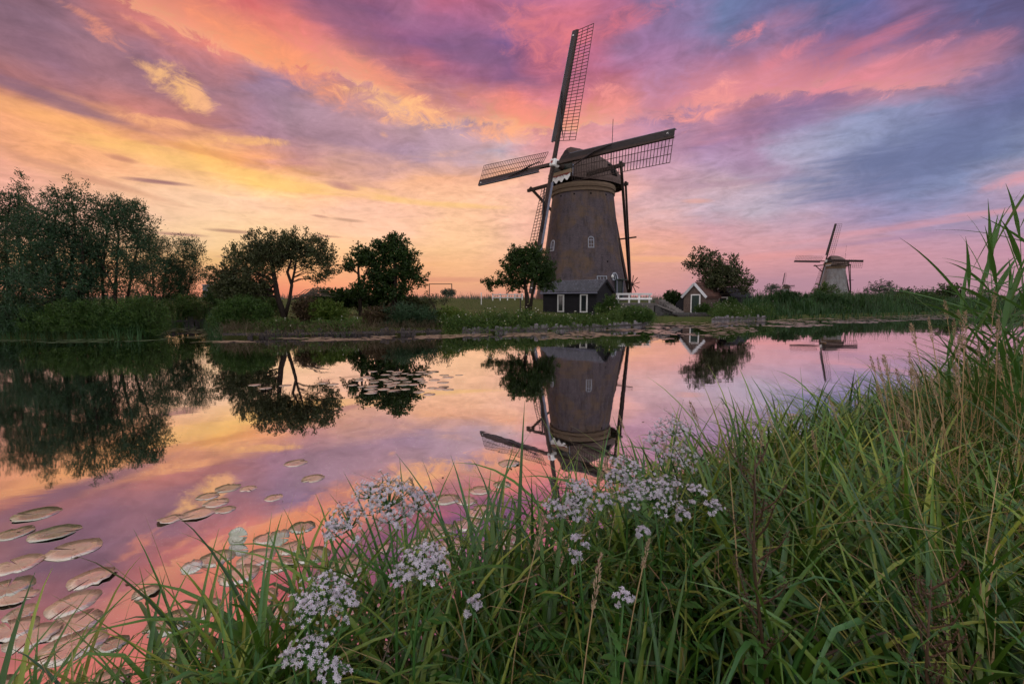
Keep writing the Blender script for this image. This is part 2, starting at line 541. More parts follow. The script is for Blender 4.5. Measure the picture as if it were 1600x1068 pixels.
def leaf_faces(P, D, L, W, fold=0.12):
    """one folded diamond per leaf"""
    n = len(P)
    D = unit(D)
    R = RNG.normal(size=(n, 3))
    S = unit(np.cross(D, R))
    N = np.cross(S, D)
    L = np.broadcast_to(L, (n,))[:, None]
    W = np.broadcast_to(W, (n,))[:, None]
    V = np.stack([P, P + D * L * .45 + S * W * .5 + N * W * fold, P + D * L - N * L * .06, P + D * L * .45 - S * W * .5 + N * W * fold], 1)
    F = np.arange(n * 4).reshape(n, 4)
    return V.reshape(-1, 3), F


def blade_faces(B, az, L, W, lean, curl, segs=6, pw=1.6, kink=None, twist=0.0, keel=0.0, point=2.2, basew=0.55):
    """ribbons that grow from B, lean by `lean`, and arch over by `curl` (radians)"""
    n = len(B)
    f = lambda a: np.broadcast_to(np.asarray(a, dtype=float), (n,))
    az, L, W, lean, curl, twist = map(f, (az, L, W, lean, curl, twist))
    t = np.linspace(0, 1, segs + 1)
    th = lean[:, None] + curl[:, None] * t[None] ** pw
    if kink is not None:
        kt, ka = f(kink[0]), f(kink[1])
        th = th + ka[:, None] / (1 + np.exp(-(t[None] - kt[:, None]) * 26))
    thm = (th[:, 1:] + th[:, :-1]) / 2
    st = L[:, None] / segs
    r = np.concatenate([np.zeros((n, 1)), np.cumsum(np.sin(thm) * st, 1)], 1)
    h = np.concatenate([np.zeros((n, 1)), np.cumsum(np.cos(thm) * st, 1)], 1)
    ca, sa = np.cos(az)[:, None], np.sin(az)[:, None]
    C = np.stack([B[:, 0:1] + r * ca, B[:, 1:2] + r * sa, B[:, 2:3] + h], -1)
    side = np.stack([-np.sin(az), np.cos(az), np.zeros(n)], -1)[:, None]
    nrm = np.stack([-np.cos(th) * ca, -np.cos(th) * sa, np.sin(th)], -1)
    tw = (twist[:, None] * t[None])[..., None]
    S = side * np.cos(tw) + nrm * np.sin(tw)
    N = nrm * np.cos(tw) - side * np.sin(tw)
    w = W[:, None] * (basew + (1 - basew) * np.minimum(1, t * 3.0)) * (1 - t ** point) * 0.5
    w[:, -1] = W * 0.02
    a = C - S * w[..., None]
    b = C + S * w[..., None]
    if keel:
        V = np.stack([a, C - N * (w * keel)[..., None], b], 2).reshape(-1, 3)
        m = 3
    else:
        V = np.stack([a, b], 2).reshape(-1, 3)
        m = 2
    i = np.arange(segs)
    fs = []
    for j in range(m - 1):
        q = np.stack([i * m + j, i * m + j + 1, (i + 1) * m + j + 1, (i + 1) * m + j], 1)
        fs.append(q)
    q = np.concatenate(fs)
    F = (q[None] + (np.arange(n) * m * (segs + 1))[:, None, None]).reshape(-1, 4)
    return V, F


class Soup:
    def __init__(self):
        self.V, self.F, self.o = [], [], 0

    def add(self, V, F):
        self.V.append(V)
        self.F.append(F + self.o)
        self.o += len(V)
        return self

    def mesh(self, name, smooth=False):
        return np_mesh(name, np.concatenate(self.V), np.concatenate(self.F), smooth)


# ------------------------------------------------------------------ materials
def new_mat(name):
    m = bpy.data.materials.new(name)
    m.use_nodes = True
    m.node_tree.nodes.clear()
    return m, NT(m.node_tree)


def finish(m, w, shader):
    out = w.n('ShaderNodeOutputMaterial')
    m.node_tree.links.new(shader, out.inputs[0])
    return m


def bump(w, h, dist=0.01, strength=0.6):
    nd = w.n('ShaderNodeBump')
    nd.inputs['Strength'].default_value = strength
    nd.inputs['Distance'].default_value = dist
    w.put(nd.inputs['Height'], h)
    return nd.outputs[0]


def pbsdf(w, col, rough=0.6, spec=0.4, normal=None, metal=0.0, ior=1.5):
    b = w.n('ShaderNodeBsdfPrincipled')
    b.inputs['IOR'].default_value = ior
    w.put(b.inputs['Base Color'], col)
    w.put(b.inputs['Roughness'], rough)
    b.inputs['Specular IOR Level'].default_value = spec
    b.inputs['Metallic'].default_value = metal
    if normal is not None:
        w.put(b.inputs['Normal'], normal)
    return b.outputs[0]


def c4(c):
    return (c[0], c[1], c[2], 1.0)


def plain(name, c1, c2=None, scale=4.0, rough=0.6, spec=0.35, bmp=0.004, stretch=(1, 1, 1), coord='Object'):
    """weathered surface: two tones broken up by two sizes of noise"""
    m, w = new_mat(name)
    c2 = c2 or tuple(v * 0.65 for v in c1)
    tc = w.n('ShaderNodeTexCoord')
    v = w.vm('MULTIPLY', tc.outputs[coord], stretch)
    n1 = w.noise(v, scale, 6, 0.62, 0.3)
    n2 = w.noise(v, scale * 7.3, 4, 0.6)
    k = w.rng(w.m('ADD', w.m('MULTIPLY', n1, 0.65), w.m('MULTIPLY', n2, 0.35)), 0.33, 0.67)
    col = w.mix(k, c4(c2), c4(c1))
    oi = w.n('ShaderNodeObjectInfo')          # every plank, tile and stone has its own tone
    col = w.mix(1.0, col, w.grey(w.rng(oi.outputs['Random'], 0.0, 1.0, 0.70, 1.32)), 'MULTIPLY')
    r = w.rng(n2, 0.3, 0.7, rough - 0.1, min(1.0, rough + 0.12))
    return finish(m, w, pbsdf(w, col, r, spec, bump(w, n2, bmp, 0.7)))


def leafy(name, c1, c2, c3=None, trans=0.30, rough=0.5, spec=0.35, psc=0.9, pamt=0.55):
    """leaf tissue: each leaf its own tone, some light passes through"""
    m, w = new_mat(name)
    g = w.n('ShaderNodeNewGeometry')
    rnd = g.outputs['Random Per Island']
    stops = [(0.0, c1), (0.55, c2)]
    stops.append((1.0, c3 if c3 else tuple(v * 1.2 for v in c2)))
    col = w.ramp(rnd, stops)
    n = w.noise(g.outputs['Position'], psc, 3, 0.6)
    col = w.mix(w.rng(n, 0.3, 0.7, 0.0, pamt), col, c4(tuple(v * 0.55 for v in c1)))
    b = pbsdf(w, col, rough, spec)
    t = w.n('ShaderNodeBsdfTranslucent')
    w.put(t.inputs[0], w.mix(0.35, col, (0.11, 0.20, 0.02, 1)))
    mx = w.n('ShaderNodeMixShader')
    mx.inputs[0].default_value = trans
    m.node_tree.links.new(b, mx.inputs[1])
    m.node_tree.links.new(t.outputs[0], mx.inputs[2])
    return finish(m, w, mx.outputs[0])


M = {}
M['black_wood'] = plain('tarred_black_wood', (0.017, 0.017, 0.023), (0.009, 0.009, 0.012), 3, 0.75, 0.2, 0.004, (1, 1, 6))
M['dark_wood'] = plain('dark_brown_timber', (0.045, 0.026, 0.022), (0.022, 0.014, 0.013), 2, 0.6, 0.4, 0.004)
M['board'] = plain('dark_wind_boards', (0.035, 0.030, 0.036), (0.020, 0.017, 0.022), 2, 0.6, 0.4, 0.003)
M['board_edge'] = plain('bluish_painted_edge', (0.21, 0.23, 0.32), (0.13, 0.14, 0.20), 3, 0.5, 0.4, 0.002)
M['white'] = plain('white_paint', (0.78, 0.78, 0.80), (0.60, 0.60, 0.63), 4, 0.5, 0.4, 0.002)
M['red'] = plain('dull_red_paint', (0.30, 0.035, 0.03), (0.18, 0.03, 0.03), 5, 0.5, 0.4, 0.002)
M['cream'] = plain('cream_timber', (0.42, 0.30, 0.19), (0.30, 0.21, 0.14), 4, 0.6, 0.3, 0.003)
M['green_paint'] = plain('dark_green_paint', (0.018, 0.040, 0.034), (0.010, 0.024, 0.022), 4, 0.45, 0.5, 0.002)
M['thatch'] = plain('weathered_thatch', (0.170, 0.119, 0.112), (0.102, 0.074, 0.070), 5, 0.9, 0.15, 0.03, (1, 1, 0.35))
M['hole'] = plain('dark_opening', (0.006, 0.006, 0.007), (0.004, 0.004, 0.005), 4, 0.9, 0.1, 0.001)
M['stone'] = plain('grey_wet_stone', (0.10, 0.095, 0.10), (0.04, 0.038, 0.042), 5, 0.75, 0.3, 0.02)
M['concrete'] = plain('old_concrete', (0.20, 0.18, 0.18), (0.11, 0.10, 0.10), 2.5, 0.8, 0.25, 0.01)
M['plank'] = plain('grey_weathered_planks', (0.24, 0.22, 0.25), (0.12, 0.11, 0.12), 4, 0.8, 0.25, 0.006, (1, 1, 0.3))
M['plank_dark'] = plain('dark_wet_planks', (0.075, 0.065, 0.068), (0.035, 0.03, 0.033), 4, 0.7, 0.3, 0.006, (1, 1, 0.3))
M['tile'] = plain('grey_roof_tile', (0.084, 0.084, 0.112), (0.036, 0.036, 0.048), 6, 0.45, 0.5, 0.004)
M['red_tile'] = plain('red_roof_tile', (0.100, 0.041, 0.031), (0.050, 0.024, 0.022), 6, 0.65, 0.35, 0.004)
M['bark'] = plain('rough_bark', (0.050, 0.036, 0.030), (0.022, 0.017, 0.015), 7, 0.9, 0.15, 0.02, (1, 1, 0.25))
M['iron'] = plain('dark_iron', (0.03, 0.025, 0.025), (0.018, 0.016, 0.017), 6, 0.5, 0.5, 0.001)
M['far_grey'] = plain('pale_grey_cladding', (0.20, 0.20, 0.24), (0.16, 0.16, 0.20), 1, 0.8, 0.2, 0.001)


def glass_mat():
    m, w = new_mat('dark_window_glass')
    return finish(m, w, pbsdf(w, (0.02, 0.025, 0.03, 1), 0.06, 0.9))


M['glass'] = glass_mat()
M['window_paint'] = plain('faded_bluish_window_paint', (0.42, 0.45, 0.55), (0.30, 0.32, 0.40), 4, 0.5, 0.3, 0.002)


def brick_mat(name, c1, c2, mortar, stain, sc=1.0, patch=0.85):
    """brickwork too far off to count: courses in colour and shallow relief, damp stains, repairs"""
    m, w = new_mat(name)
    tc = w.n('ShaderNodeTexCoord')
    x, y, z = w.sep(tc.outputs['Object'])
    ang = w.m('MULTIPLY', w.m('ARCTAN2', x, y), 4.2)
    uv = w.comb(ang, z, 0.0)
    bk = w.n('ShaderNodeTexBrick')
    w.put(bk.inputs['Vector'], uv)
    bk.inputs['Color1'].default_value = c4(c1)
    bk.inputs['Color2'].default_value = c4(c2)
    bk.inputs['Mortar'].default_value = c4(mortar)
    bk.inputs['Scale'].default_value = 4.5 * sc
    bk.inputs['Mortar Size'].default_value = 0.02
    bk.inputs['Brick Width'].default_value = 1.0
    bk.inputs['Row Height'].default_value = 0.30
    n1 = w.noise(tc.outputs['Object'], 0.55, 6, 0.62, 0.6)
    n2 = w.noise(w.vm('MULTIPLY', tc.outputs['Object'], (1, 1, 0.25)), 2.2, 6, 0.65)
    n3 = w.noise(tc.outputs['Object'], 9, 4, 0.6)
    col = w.mix(w.rng(n1, 0.45, 0.62, 0.0, patch), bk.outputs['Color'], c4(stain))
    col = w.mix(w.rng(n2, 0.48, 0.68, 0.0, 0.55), col, c4(tuple(v * 0.45 for v in c2)))
    col = w.mix(w.rng(n3, 0.5, 0.75, 0.0, 0.35), col, c4(mortar))
    zr = w.noise(w.vm('MULTIPLY', tc.outputs['Object'], (0.08, 0.08, 3.2)), 1.4, 4, 0.7)      # courses laid in different years
    col = w.mix(1.0, col, w.grey(w.rng(zr, 0.3, 0.7, 0.92, 1.08)), 'MULTIPLY')
    st = w.noise(w.vm('MULTIPLY', tc.outputs['Object'], (1.6, 1.6, 0.10)), 1.0, 5, 0.65)      # run-off streaks
    col = w.mix(1.0, col, w.grey(w.rng(st, 0.35, 0.7, 1.05, 0.78)), 'MULTIPLY')
    return finish(m, w, pbsdf(w, col, 0.85, 0.2, bump(w, w.m('ADD', n3, bk.outputs['Fac']), 0.02, 0.7)))


M['brick'] = brick_mat('brown_tower_brick', (0.114, 0.089, 0.105), (0.077, 0.060, 0.075), (0.136, 0.119, 0.138), (0.154, 0.101, 0.068))
M['brick_band'] = plain('buff_brick_band', (0.179, 0.128, 0.089), (0.113, 0.080, 0.062), 4, 0.85, 0.2, 0.01)
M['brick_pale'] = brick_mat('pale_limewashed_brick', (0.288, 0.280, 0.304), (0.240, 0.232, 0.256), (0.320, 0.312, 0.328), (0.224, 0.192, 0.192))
M['brick_house'] = brick_mat('house_brick', (0.176, 0.120, 0.104), (0.120, 0.080, 0.072), (0.224, 0.192, 0.184), (0.160, 0.120, 0.096), 2.2, 0.3)
M['white_trim'] = plain('white_barge_board', (0.70, 0.72, 0.78), (0.52, 0.54, 0.60), 6, 0.5, 0.35, 0.002)

# foliage
M['willow'] = leafy('willow_leaf', (0.015, 0.042, 0.020), (0.033, 0.079, 0.037), (0.060, 0.129, 0.066), 0.25)
M['apple'] = leafy('apple_leaf', (0.037, 0.049, 0.020), (0.068, 0.081, 0.033), (0.112, 0.111, 0.054), 0.25)
M['oak'] = leafy('dark_leaf', (0.016, 0.038, 0.010), (0.033, 0.071, 0.016), (0.055, 0.104, 0.024), 0.28)
M['shrub'] = leafy('shrub_leaf', (0.028, 0.071, 0.013), (0.051, 0.112, 0.021), (0.083, 0.150, 0.033), 0.3)
M['lime'] = leafy('yellow_green_leaf', (0.072, 0.134, 0.019), (0.108, 0.173, 0.025), (0.171, 0.224, 0.043), 0.3)
M['rust'] = leafy('russet_leaf', (0.056, 0.037, 0.023), (0.090, 0.053, 0.029), (0.123, 0.079, 0.042), 0.25)
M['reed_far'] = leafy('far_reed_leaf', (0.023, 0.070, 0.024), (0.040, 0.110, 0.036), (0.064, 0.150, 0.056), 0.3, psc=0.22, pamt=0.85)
M['far_tree'] = leafy('distant_leaf', (0.066, 0.086, 0.074), (0.102, 0.126, 0.106), (0.132, 0.156, 0.132), 0.2)  # paler, greyer leaf tones stand in for distance haze
M['herb'] = leafy('herb_leaf', (0.036, 0.089, 0.016), (0.068, 0.140, 0.024), (0.135, 0.187, 0.040), 0.32)
M['grass'] = leafy('meadow_grass', (0.038, 0.092, 0.017), (0.060, 0.130, 0.023), (0.114, 0.162, 0.044), 0.3)
M['dry'] = leafy('dead_reed', (0.12, 0.085, 0.06), (0.20, 0.15, 0.11), (0.30, 0.24, 0.18), 0.2)
M['dead_wood'] = plain('bleached_dead_wood', (0.26, 0.22, 0.19), (0.15, 0.12, 0.10), 8, 0.85, 0.2, 0.004)


# ------------------------------------------------------------------ water, far bank, near bank
def water_mat():
    m, w = new_mat('still_canal_water')
    g = w.n('ShaderNodeNewGeometry')
    p = g.outputs['Position']
    n1 = w.noise(w.vm('MULTIPLY', p, (0.35, 1.0, 1.0)), 1.3, 4, 0.5, 0.3)
    n2 = w.noise(w.vm('MULTIPLY', p, (0.25, 1.0, 1.0)), 0.25, 3, 0.5)
    calm = w.rng(w.noise(p, 0.08, 3, 0.5), 0.40, 0.62, 0.25, 1.0)
    h = w.m('ADD', w.m('MULTIPLY', w.m('MULTIPLY', n1, calm), 0.35), n2)
    b = bump(w, h, 0.014, 0.55)
    gl = w.n('ShaderNodeBsdfGlossy')
    gl.inputs['Color'].default_value = (0.93, 0.90, 0.92, 1)
    w.put(gl.inputs['Roughness'], w.rng(calm, 0.25, 1.0, 0.012, 0.045))
    w.put(gl.inputs['Normal'], b)
    body = w.n('ShaderNodeBsdfDiffuse')
    body.inputs['Color'].default_value = (0.020, 0.024, 0.018, 1)
    fr = w.n('ShaderNodeFresnel')
    fr.inputs['IOR'].default_value = 1.33
    w.put(fr.inputs['Normal'], b)
    mx = w.n('ShaderNodeMixShader')
    w.put(mx.inputs[0], w.rng(fr.outputs[0], 0.02, 0.5, 0.80, 0.97))
    m.node_tree.links.new(body.outputs[0], mx.inputs[1])
    m.node_tree.links.new(gl.outputs[0], mx.inputs[2])
    return finish(m, w, mx.outputs[0])


FAR_PX = [(-500, 533), (-160, 532), (0, 530), (120, 529), (215, 528), (240, 524), (255, 512), (325, 510), (335, 522), (350, 528),
          (450, 527), (560, 525), (700, 522), (840, 519), (930, 515), (1000, 511), (1017, 504), (1020, 501), (1070, 502),
          (1112, 503), (1195, 500), (1240, 497.5), (1330, 495), (1480, 490), (1600, 487.5), (2000, 483)]
FAR_SHORE = [onz(px, py) for px, py in FAR_PX]
FAR_SHORE = [(p.x, p.y) for p in FAR_SHORE]
NEAR_SHORE = [(-9, -6), (-4.6, -1.2), (-2.5, 0.55), (-1.75, 1.10), (-1.15, 1.45), (-0.75, 1.75), (0.0, 2.12), (0.7, 2.65), (1.3, 3.1), (2.4, 3.95),
              (3.6, 4.75), (4.6, 5.45), (6.2, 6.4), (9.5, 8.2), (16, 11), (40, 20)]


def seg_dist(X, Y, line):
    d = np.full(X.shape, 1e9)
    for (x0, y0), (x1, y1) in zip(line[:-1], line[1:]):
        dx, dy = x1 - x0, y1 - y0
        t = np.clip(((X - x0) * dx + (Y - y0) * dy) / (dx * dx + dy * dy), 0, 1)
        d = np.minimum(d, np.hypot(X - x0 - t * dx, Y - y0 - t * dy))
    return d


def inside(X, Y, poly):
    c = np.zeros(X.shape, dtype=bool)
    n = len(poly)
    for i in range(n):
        (x0, y0), (x1, y1) = poly[i], poly[(i + 1) % n]
        k = ((y0 > Y) != (y1 > Y)) & (X < (x1 - x0) * (Y - y0) / (y1 - y0 + 1e-12) + x0)
        c ^= k
    return c


FAR_POLY = [(-6000, FAR_SHORE[0][1])] + FAR_SHORE + [(6000, FAR_SHORE[-1][1] + 400), (6000, 9000), (-6000, 9000)]
NEAR_POLY = NEAR_SHORE + [(60, -40), (-30, -40)]
MILL = (7.945, 52.40)


def sstep(x):
    x = np.clip(x, 0, 1)
    return x * x * (3 - 2 * x)


def far_h(X, Y):
    X, Y = np.asarray(X, float), np.asarray(Y, float)
    d = seg_dist(X, Y, FAR_SHORE) * np.where(inside(X, Y, FAR_POLY), 1, -1)
    z = -0.45 + 0.75 * sstep((d + 0.25) / 0.55) + 0.35 * sstep(d / 9.0)
    up = sstep((d - 3) / 14)
    # the long mill dyke and the mound under the mill
    dyke = np.exp(-((Y - 51 - 0.05 * X) / 7.5) ** 2) * sstep((17 - X) / 8) * 1.05
    mound = np.exp(-(np.hypot(X - MILL[0], Y - MILL[1]) / 10.0) ** 4) * 1.05
    z = z + np.maximum(dyke, mound) * up
    z = z + 0.05 * np.sin(X * 0.9 + Y * 0.4) * up
    return z


def near_h(X, Y):
    X, Y = np.asarray(X, float), np.asarray(Y, float)
    d = seg_dist(X, Y, NEAR_SHORE) * np.where(inside(X, Y, NEAR_POLY), 1, -1)
    return -0.30 + 0.48 * sstep((d + 0.15) / 0.5) + 0.16 * sstep(d / 2.5) + 0.02 * np.sin(X * 5) * np.sin(Y * 4)


def near_d(X, Y):
    X, Y = np.asarray(X, float), np.asarray(Y, float)
    return seg_dist(X, Y, NEAR_SHORE) * np.where(inside(X, Y, NEAR_POLY), 1, -1)


def far_d(X, Y):
    X, Y = np.asarray(X, float), np.asarray(Y, float)
    return seg_dist(X, Y, FAR_SHORE) * np.where(inside(X, Y, FAR_POLY), 1, -1)


def zf(x, y):
    return float(far_h(np.array([x]), np.array([y]))[0])


def grid_mesh(name, xs, ys, fn):
    X, Y = np.meshgrid(xs, ys)
    Z = fn(X, Y)
    V = np.stack([X, Y, Z], -1).reshape(-1, 3)
    nx = len(xs)
    j, i = np.meshgrid(np.arange(len(ys) - 1), np.arange(nx - 1), indexing='ij')
    a = (j * nx + i).ravel()
    F = np.stack([a, a + 1, a + nx + 1, a + nx], 1)
    return np_mesh(name, V, F, True)


def ground_mat(name, c1, c2, c3, sc):
    m, w = new_mat(name)
    g = w.n('ShaderNodeNewGeometry')
    n1 = w.noise(g.outputs['Position'], sc, 6, 0.6, 0.4)
    n2 = w.noise(g.outputs['Position'], sc * 11, 5, 0.65)
    col = w.mix(w.rng(n1, 0.35, 0.65), c4(c1), c4(c2))
    col = w.mix(w.rng(n2, 0.45, 0.7, 0, 0.6), col, c4(c3))
    return finish(m, w, pbsdf(w, col, 0.95, 0.1, bump(w, n2, 0.05, 0.8)))


def build_ground():
    me = MB().add([(-900, -60, 0), (900, -60, 0), (900, 700, 0), (-900, 700, 0)], [(0, 1, 2, 3)]).mesh('water')
    tag(link('water', me, water_mat()), kind='structure')
    xs = np.unique(np.concatenate([np.linspace(-60, 75, 271), -60 - np.geomspace(1, 3500, 24), 75 + np.geomspace(1, 3500, 24)]))
    ys = np.unique(np.concatenate([np.arange(15, 75, 0.4), 75 + np.geomspace(0.5, 4500, 50)]))
    me = grid_mesh('far_bank', xs, ys, far_h)
    tag(link('meadow', me, ground_mat('meadow_soil', (0.055, 0.075, 0.022), (0.085, 0.100, 0.032), (0.10, 0.085, 0.045), 0.35)), kind='structure')
    me = grid_mesh('near_bank', np.arange(-14, 24, 0.16), np.arange(-10, 16, 0.16), near_h)
    tag(link('bank', me, ground_mat('dark_bank_soil', (0.018, 0.022, 0.010), (0.030, 0.034, 0.014), (0.040, 0.030, 0.020), 3.0)), kind='structure')


build_ground()


# ------------------------------------------------------------------ windmills
def window_part(name, root, ang, r, z, w, h, arch=True, cols=2, rows=3, slope=0.0):
    """a window set into a round tower: frame proud of the brick, dark pane, glazing bars"""
    F = Matrix(((math.cos(ang + math.pi / 2), 0, math.cos(ang), 0), (math.sin(ang + math.pi / 2), 0, math.sin(ang), 0), (0, 1, 0, 0), (0, 0, 0, 1)))
    # local: x along the wall, y up, z outwards
    T = Matrix.Translation((r * math.cos(ang), r * math.sin(ang), z)) @ F @ Matrix.Rotation(-slope, 4, 'X')

    def outline(w, h):
        if not arch:
            return [(-w / 2, -h / 2), (w / 2, -h / 2), (w / 2, h / 2), (-w / 2, h / 2)]
        hs = h / 2 - w / 2
        return [(-w / 2, -h / 2), (w / 2, -h / 2)] + [(w / 2 * math.cos(a), hs + w / 2 * math.sin(a)) for a in np.linspace(0, math.pi, 9)]
    fw = 0.085
    a, b = outline(w, h), outline(w - 2 * fw, h - 2 * fw)
    n = len(a)
    fr = MB()
    vs = [T @ Vector((x, y, 0.07)) for x, y in a] + [T @ Vector((x, y, 0.07)) for x, y in b]
    vs += [T @ Vector((x, y, -0.15)) for x, y in a] + [T @ Vector((x, y, -0.10)) for x, y in b]
    fs = []
    for k in range(n):
        q = (k + 1) % n
        fs += [(k, q, q + n, k + n), (k + n, q + n, q + 3 * n, k + 3 * n), (k, k + 2 * n, q + 2 * n, q)]
    fr.add(vs, fs)
    wn = part(name, fr, M['window_paint'], root)
    pn = MB().add([T @ Vector((x, y, -0.02)) for x, y in b], [tuple(range(n))])
    part('pane', pn, M['glass'], wn)
    for i in range(1, cols):
        x = -w / 2 + w * i / cols
        m = MB().beam(T @ Vector((x, -h / 2 + fw, 0.02)), T @ Vector((x, h / 2 - fw, 0.02)), 0.035, 0.04, T.to_3x3() @ Vector((0, 0, 1)))
        part('glazing_bar', m, M['window_paint'], wn)
    for j in range(1, rows):
        y = -h / 2 + h * j / rows
        m = MB().beam(T @ Vector((-w / 2 + fw, y, 0.02)), T @ Vector((w / 2 - fw, y, 0.02)), 0.035, 0.04, T.to_3x3() @ Vector((0, 0, 1)))
        part('glazing_bar', m, M['window_paint'], wn)
    return wn


BAR_ME = {}


def build_windmill(name, label, loc, theta, spin, brick, detail=2, tail=True):
    root = thing(name, label, 'windmill', loc, -theta)
    tilt = math.radians(10.07)
    H = Vector((0, -4.35, 14.18))
    n = Vector((0, -math.cos(tilt), math.sin(tilt)))
    e1, e2 = Vector((1, 0, 0)), Vector((0, math.sin(tilt), math.cos(tilt)))
    # tower
    prof = [(5.55, -0.9), (5.22, 0.2), (4.86, 1.7), (4.52, 3.4), (4.20, 5.2), (3.93, 7.2), (3.70, 9.0), (3.50, 10.6), (3.40, 11.35)]
    tw = part('tower', MB().lathe(prof, 72 if detail > 1 else 32), M[brick], root, True)
    band = MB().lathe([(3.40, 11.352), (3.52, 11.37), (3.54, 11.56), (3.43, 11.60), (3.43, 11.74), (3.56, 11.78), (3.62, 12.02), (3.58, 12.25), (3.3, 12.26)], 72 if detail > 1 else 32)
    part('cornice', band, M['brick_band'], root, False)
    cam_ang = math.atan2(*[(Vector((-loc[0], -loc[1], 0)).normalized() @ Vector(v)) for v in ((math.sin(theta), math.cos(theta), 0), (math.cos(theta), -math.sin(theta), 0))])

    def rad(z):
        return float(np.interp(z, [p[1] for p in prof], [p[0] for p in prof]))
    if detail > 1:
        window_part('arched_window', root, cam_ang + math.radians(13), rad(5.9) - 0.02, 5.9, 0.64, 1.22, True, 2, 3, 0.14)
        window_part('arched_window', root, cam_ang - math.radians(50), rad(5.75) - 0.02, 5.75, 0.64, 1.22, True, 2, 3, 0.14)
        window_part('low_window', root, cam_ang + math.radians(26), rad(1.95) - 0.0, 1.95, 1.15, 0.85, False, 3, 2, 0.2)
        window_part('fanlight', root, cam_ang + math.radians(47), rad(2.35) + 0.02, 2.35, 0.85, 0.85, True, 2, 1, 0.2)
        a = cam_ang + math.radians(50)
        for k, (dz, s) in enumerate(((0.95, 2.0),)):
            r = rad(dz) + 0.06
            u, t = Vector((math.cos(a), math.sin(a), 0)), Vector((-math.sin(a), math.cos(a), 0))
            Rm = Matrix((t, u, Vector((0, 0, 1)))).transposed()
            part('door', MB().box(u * r + Vector((0, 0, dz)), (0.95, 0.25, 2.0), Rm), M['green_paint'], root)
            for sx in (-1, 1):
                part('door_post', MB().box(u * (r + 0.16) + t * sx * 0.52 + Vector((0, 0, dz)), (0.08, 0.10, 2.05), Rm), M['board_edge'], root)
            part('door_hood', MB().box(u * (r + 0.30) + Vector((0, 0, dz + 1.06)), (1.3, 0.7, 0.09), Rm), M['green_paint'], root)
        u = Vector((math.cos(cam_ang + math.radians(41)), math.sin(cam_ang + math.radians(41)), 0))
        c = u * (rad(2.35) + 0.16) + Vector((0, 0, 2.35))
        part('wall_lamp', MB().tube([c - Vector((0, 0, .15)), c - Vector((0, 0, .08)), c + Vector((0, 0, .08)), c + Vector((0, 0, .15))], [.05, .13, .13, .04], 8), M['white'], root)
        for deg, z in ((-42, 11.0), (-15, 11.0), (14, 11.0), (45, 11.0), (37, 3.9), (-78, 8.2), (72, 8.2)):
            b = cam_ang + math.radians(deg)
            u, t = Vector((math.cos(b), math.sin(b), 0)), Vector((-math.sin(b), math.cos(b), 0))
            part('putlog_hole', MB().box(u * (rad(z) - 0.02) + Vector((0, 0, z)), (0.16, 0.1, 0.16), Matrix((t, u, Vector((0, 0, 1)))).transposed()), M['hole'], root)
    else:
        for deg, z in ((4, 2.6), (-45, 5.6)):
            window_part('small_window', root, cam_ang + math.radians(deg), rad(z) + 0.02, z, 0.8, 1.0, False, 2, 2, 0.15)
    # cap: lofted thatch, boarded front
    def sec(y, w, zb, zt, lean=0.0):
        h = zt - zb
        half = [(w, 0), (w * 1.0, h * 0.10), (w * 0.90, h * 0.38), (w * 0.66, h * 0.66), (w * 0.36, h * 0.88), (w * 0.12, h * 0.985)]
        pts = [(x, y + lean * q / max(h, .1), zb + q) for x, q in half]
        return [Vector(p) for p in pts] + [Vector((-p[0], p[1], p[2])) for p in pts[::-1]]
    secs = [sec(-3.45, 1.62, 12.75, 15.75, 0.75), sec(-2.35, 2.35, 12.62, 16.30), sec(-1.0, 3.15, 12.50, 16.38), sec(0.6, 3.72, 12.42, 16.33),
            sec(2.0, 3.62, 12.40, 16.05), sec(3.2, 3.15, 12.38, 15.35), sec(4.2, 2.30, 12.36, 14.3), sec(4.8, 1.25, 12.38, 13.4)]
    capo = part('cap', MB().loft(secs), M['thatch'], root, False)
    # front: boards one by one, leaning back to the peak
    zs = np.linspace(13.55, 15.95, 11)
    for k in range(10):
        z0, z1 = zs[k], zs[k + 1]
        wv = lambda z: 1.60 * (1 - ((z - 12.75) / 3.35) ** 1.7) + 0.02
        yv = lambda z: -3.50 + 0.75 * (z - 12.75) / 3.0
        m = MB().loft([[Vector((s, yv(z) - d, z)) for s, z in ((-wv(z0), z0), (wv(z0), z0), (wv(z1), z1 - .02), (-wv(z1), z1 - .02))] for d in (0.0, 0.07 + 0.02 * (k % 2))], closed=True)
        part('weatherboard', m, M['board'] if k > 3 else M['green_paint'], root)
    part('windshaft_beam', MB().box((0, -3.62, 13.28), (3.3, 0.35, 0.38)), M['cream'], root)
    for sx in (-1, 1):
        part('corner_post', MB().beam((sx * 1.66, -3.50, 12.8), (sx * 1.60, -3.36, 14.0), 0.08, 0.10), M['board_edge'], root)
    part('windshaft', MB().tube([H + n * -2.6, H + n * 0.3], [0.34, 0.30], 10), M['dark_wood'], root, True)
    if detail > 1:
        for sy in (1, -1):
            part('cap_hatch', MB().prism([(sy * 2.93, 0.55, 14.35), (sy * 3.50, 0.55, 13.1), (sy * 3.46, 1.45, 13.1), (sy * 2.90, 1.45, 14.35)], (sy * 0.16, 0, 0.06)), M['hole'], root)
    # the painted board with the waved lower edge
    wave = [(-1.62, 13.02)] + [(x, 12.40 + 0.15 * math.cos((x + 1.6) * math.pi * 2 / 0.8) + 0.16 * (abs(x) / 1.6)) for x in np.linspace(-1.6, 1.6, 33)] + [(1.62, 13.02)]
    bd = part('decorated_board', MB().prism([(x, -3.86, z) for x, z in wave], (0, 0.06, 0)), M['white'], root)
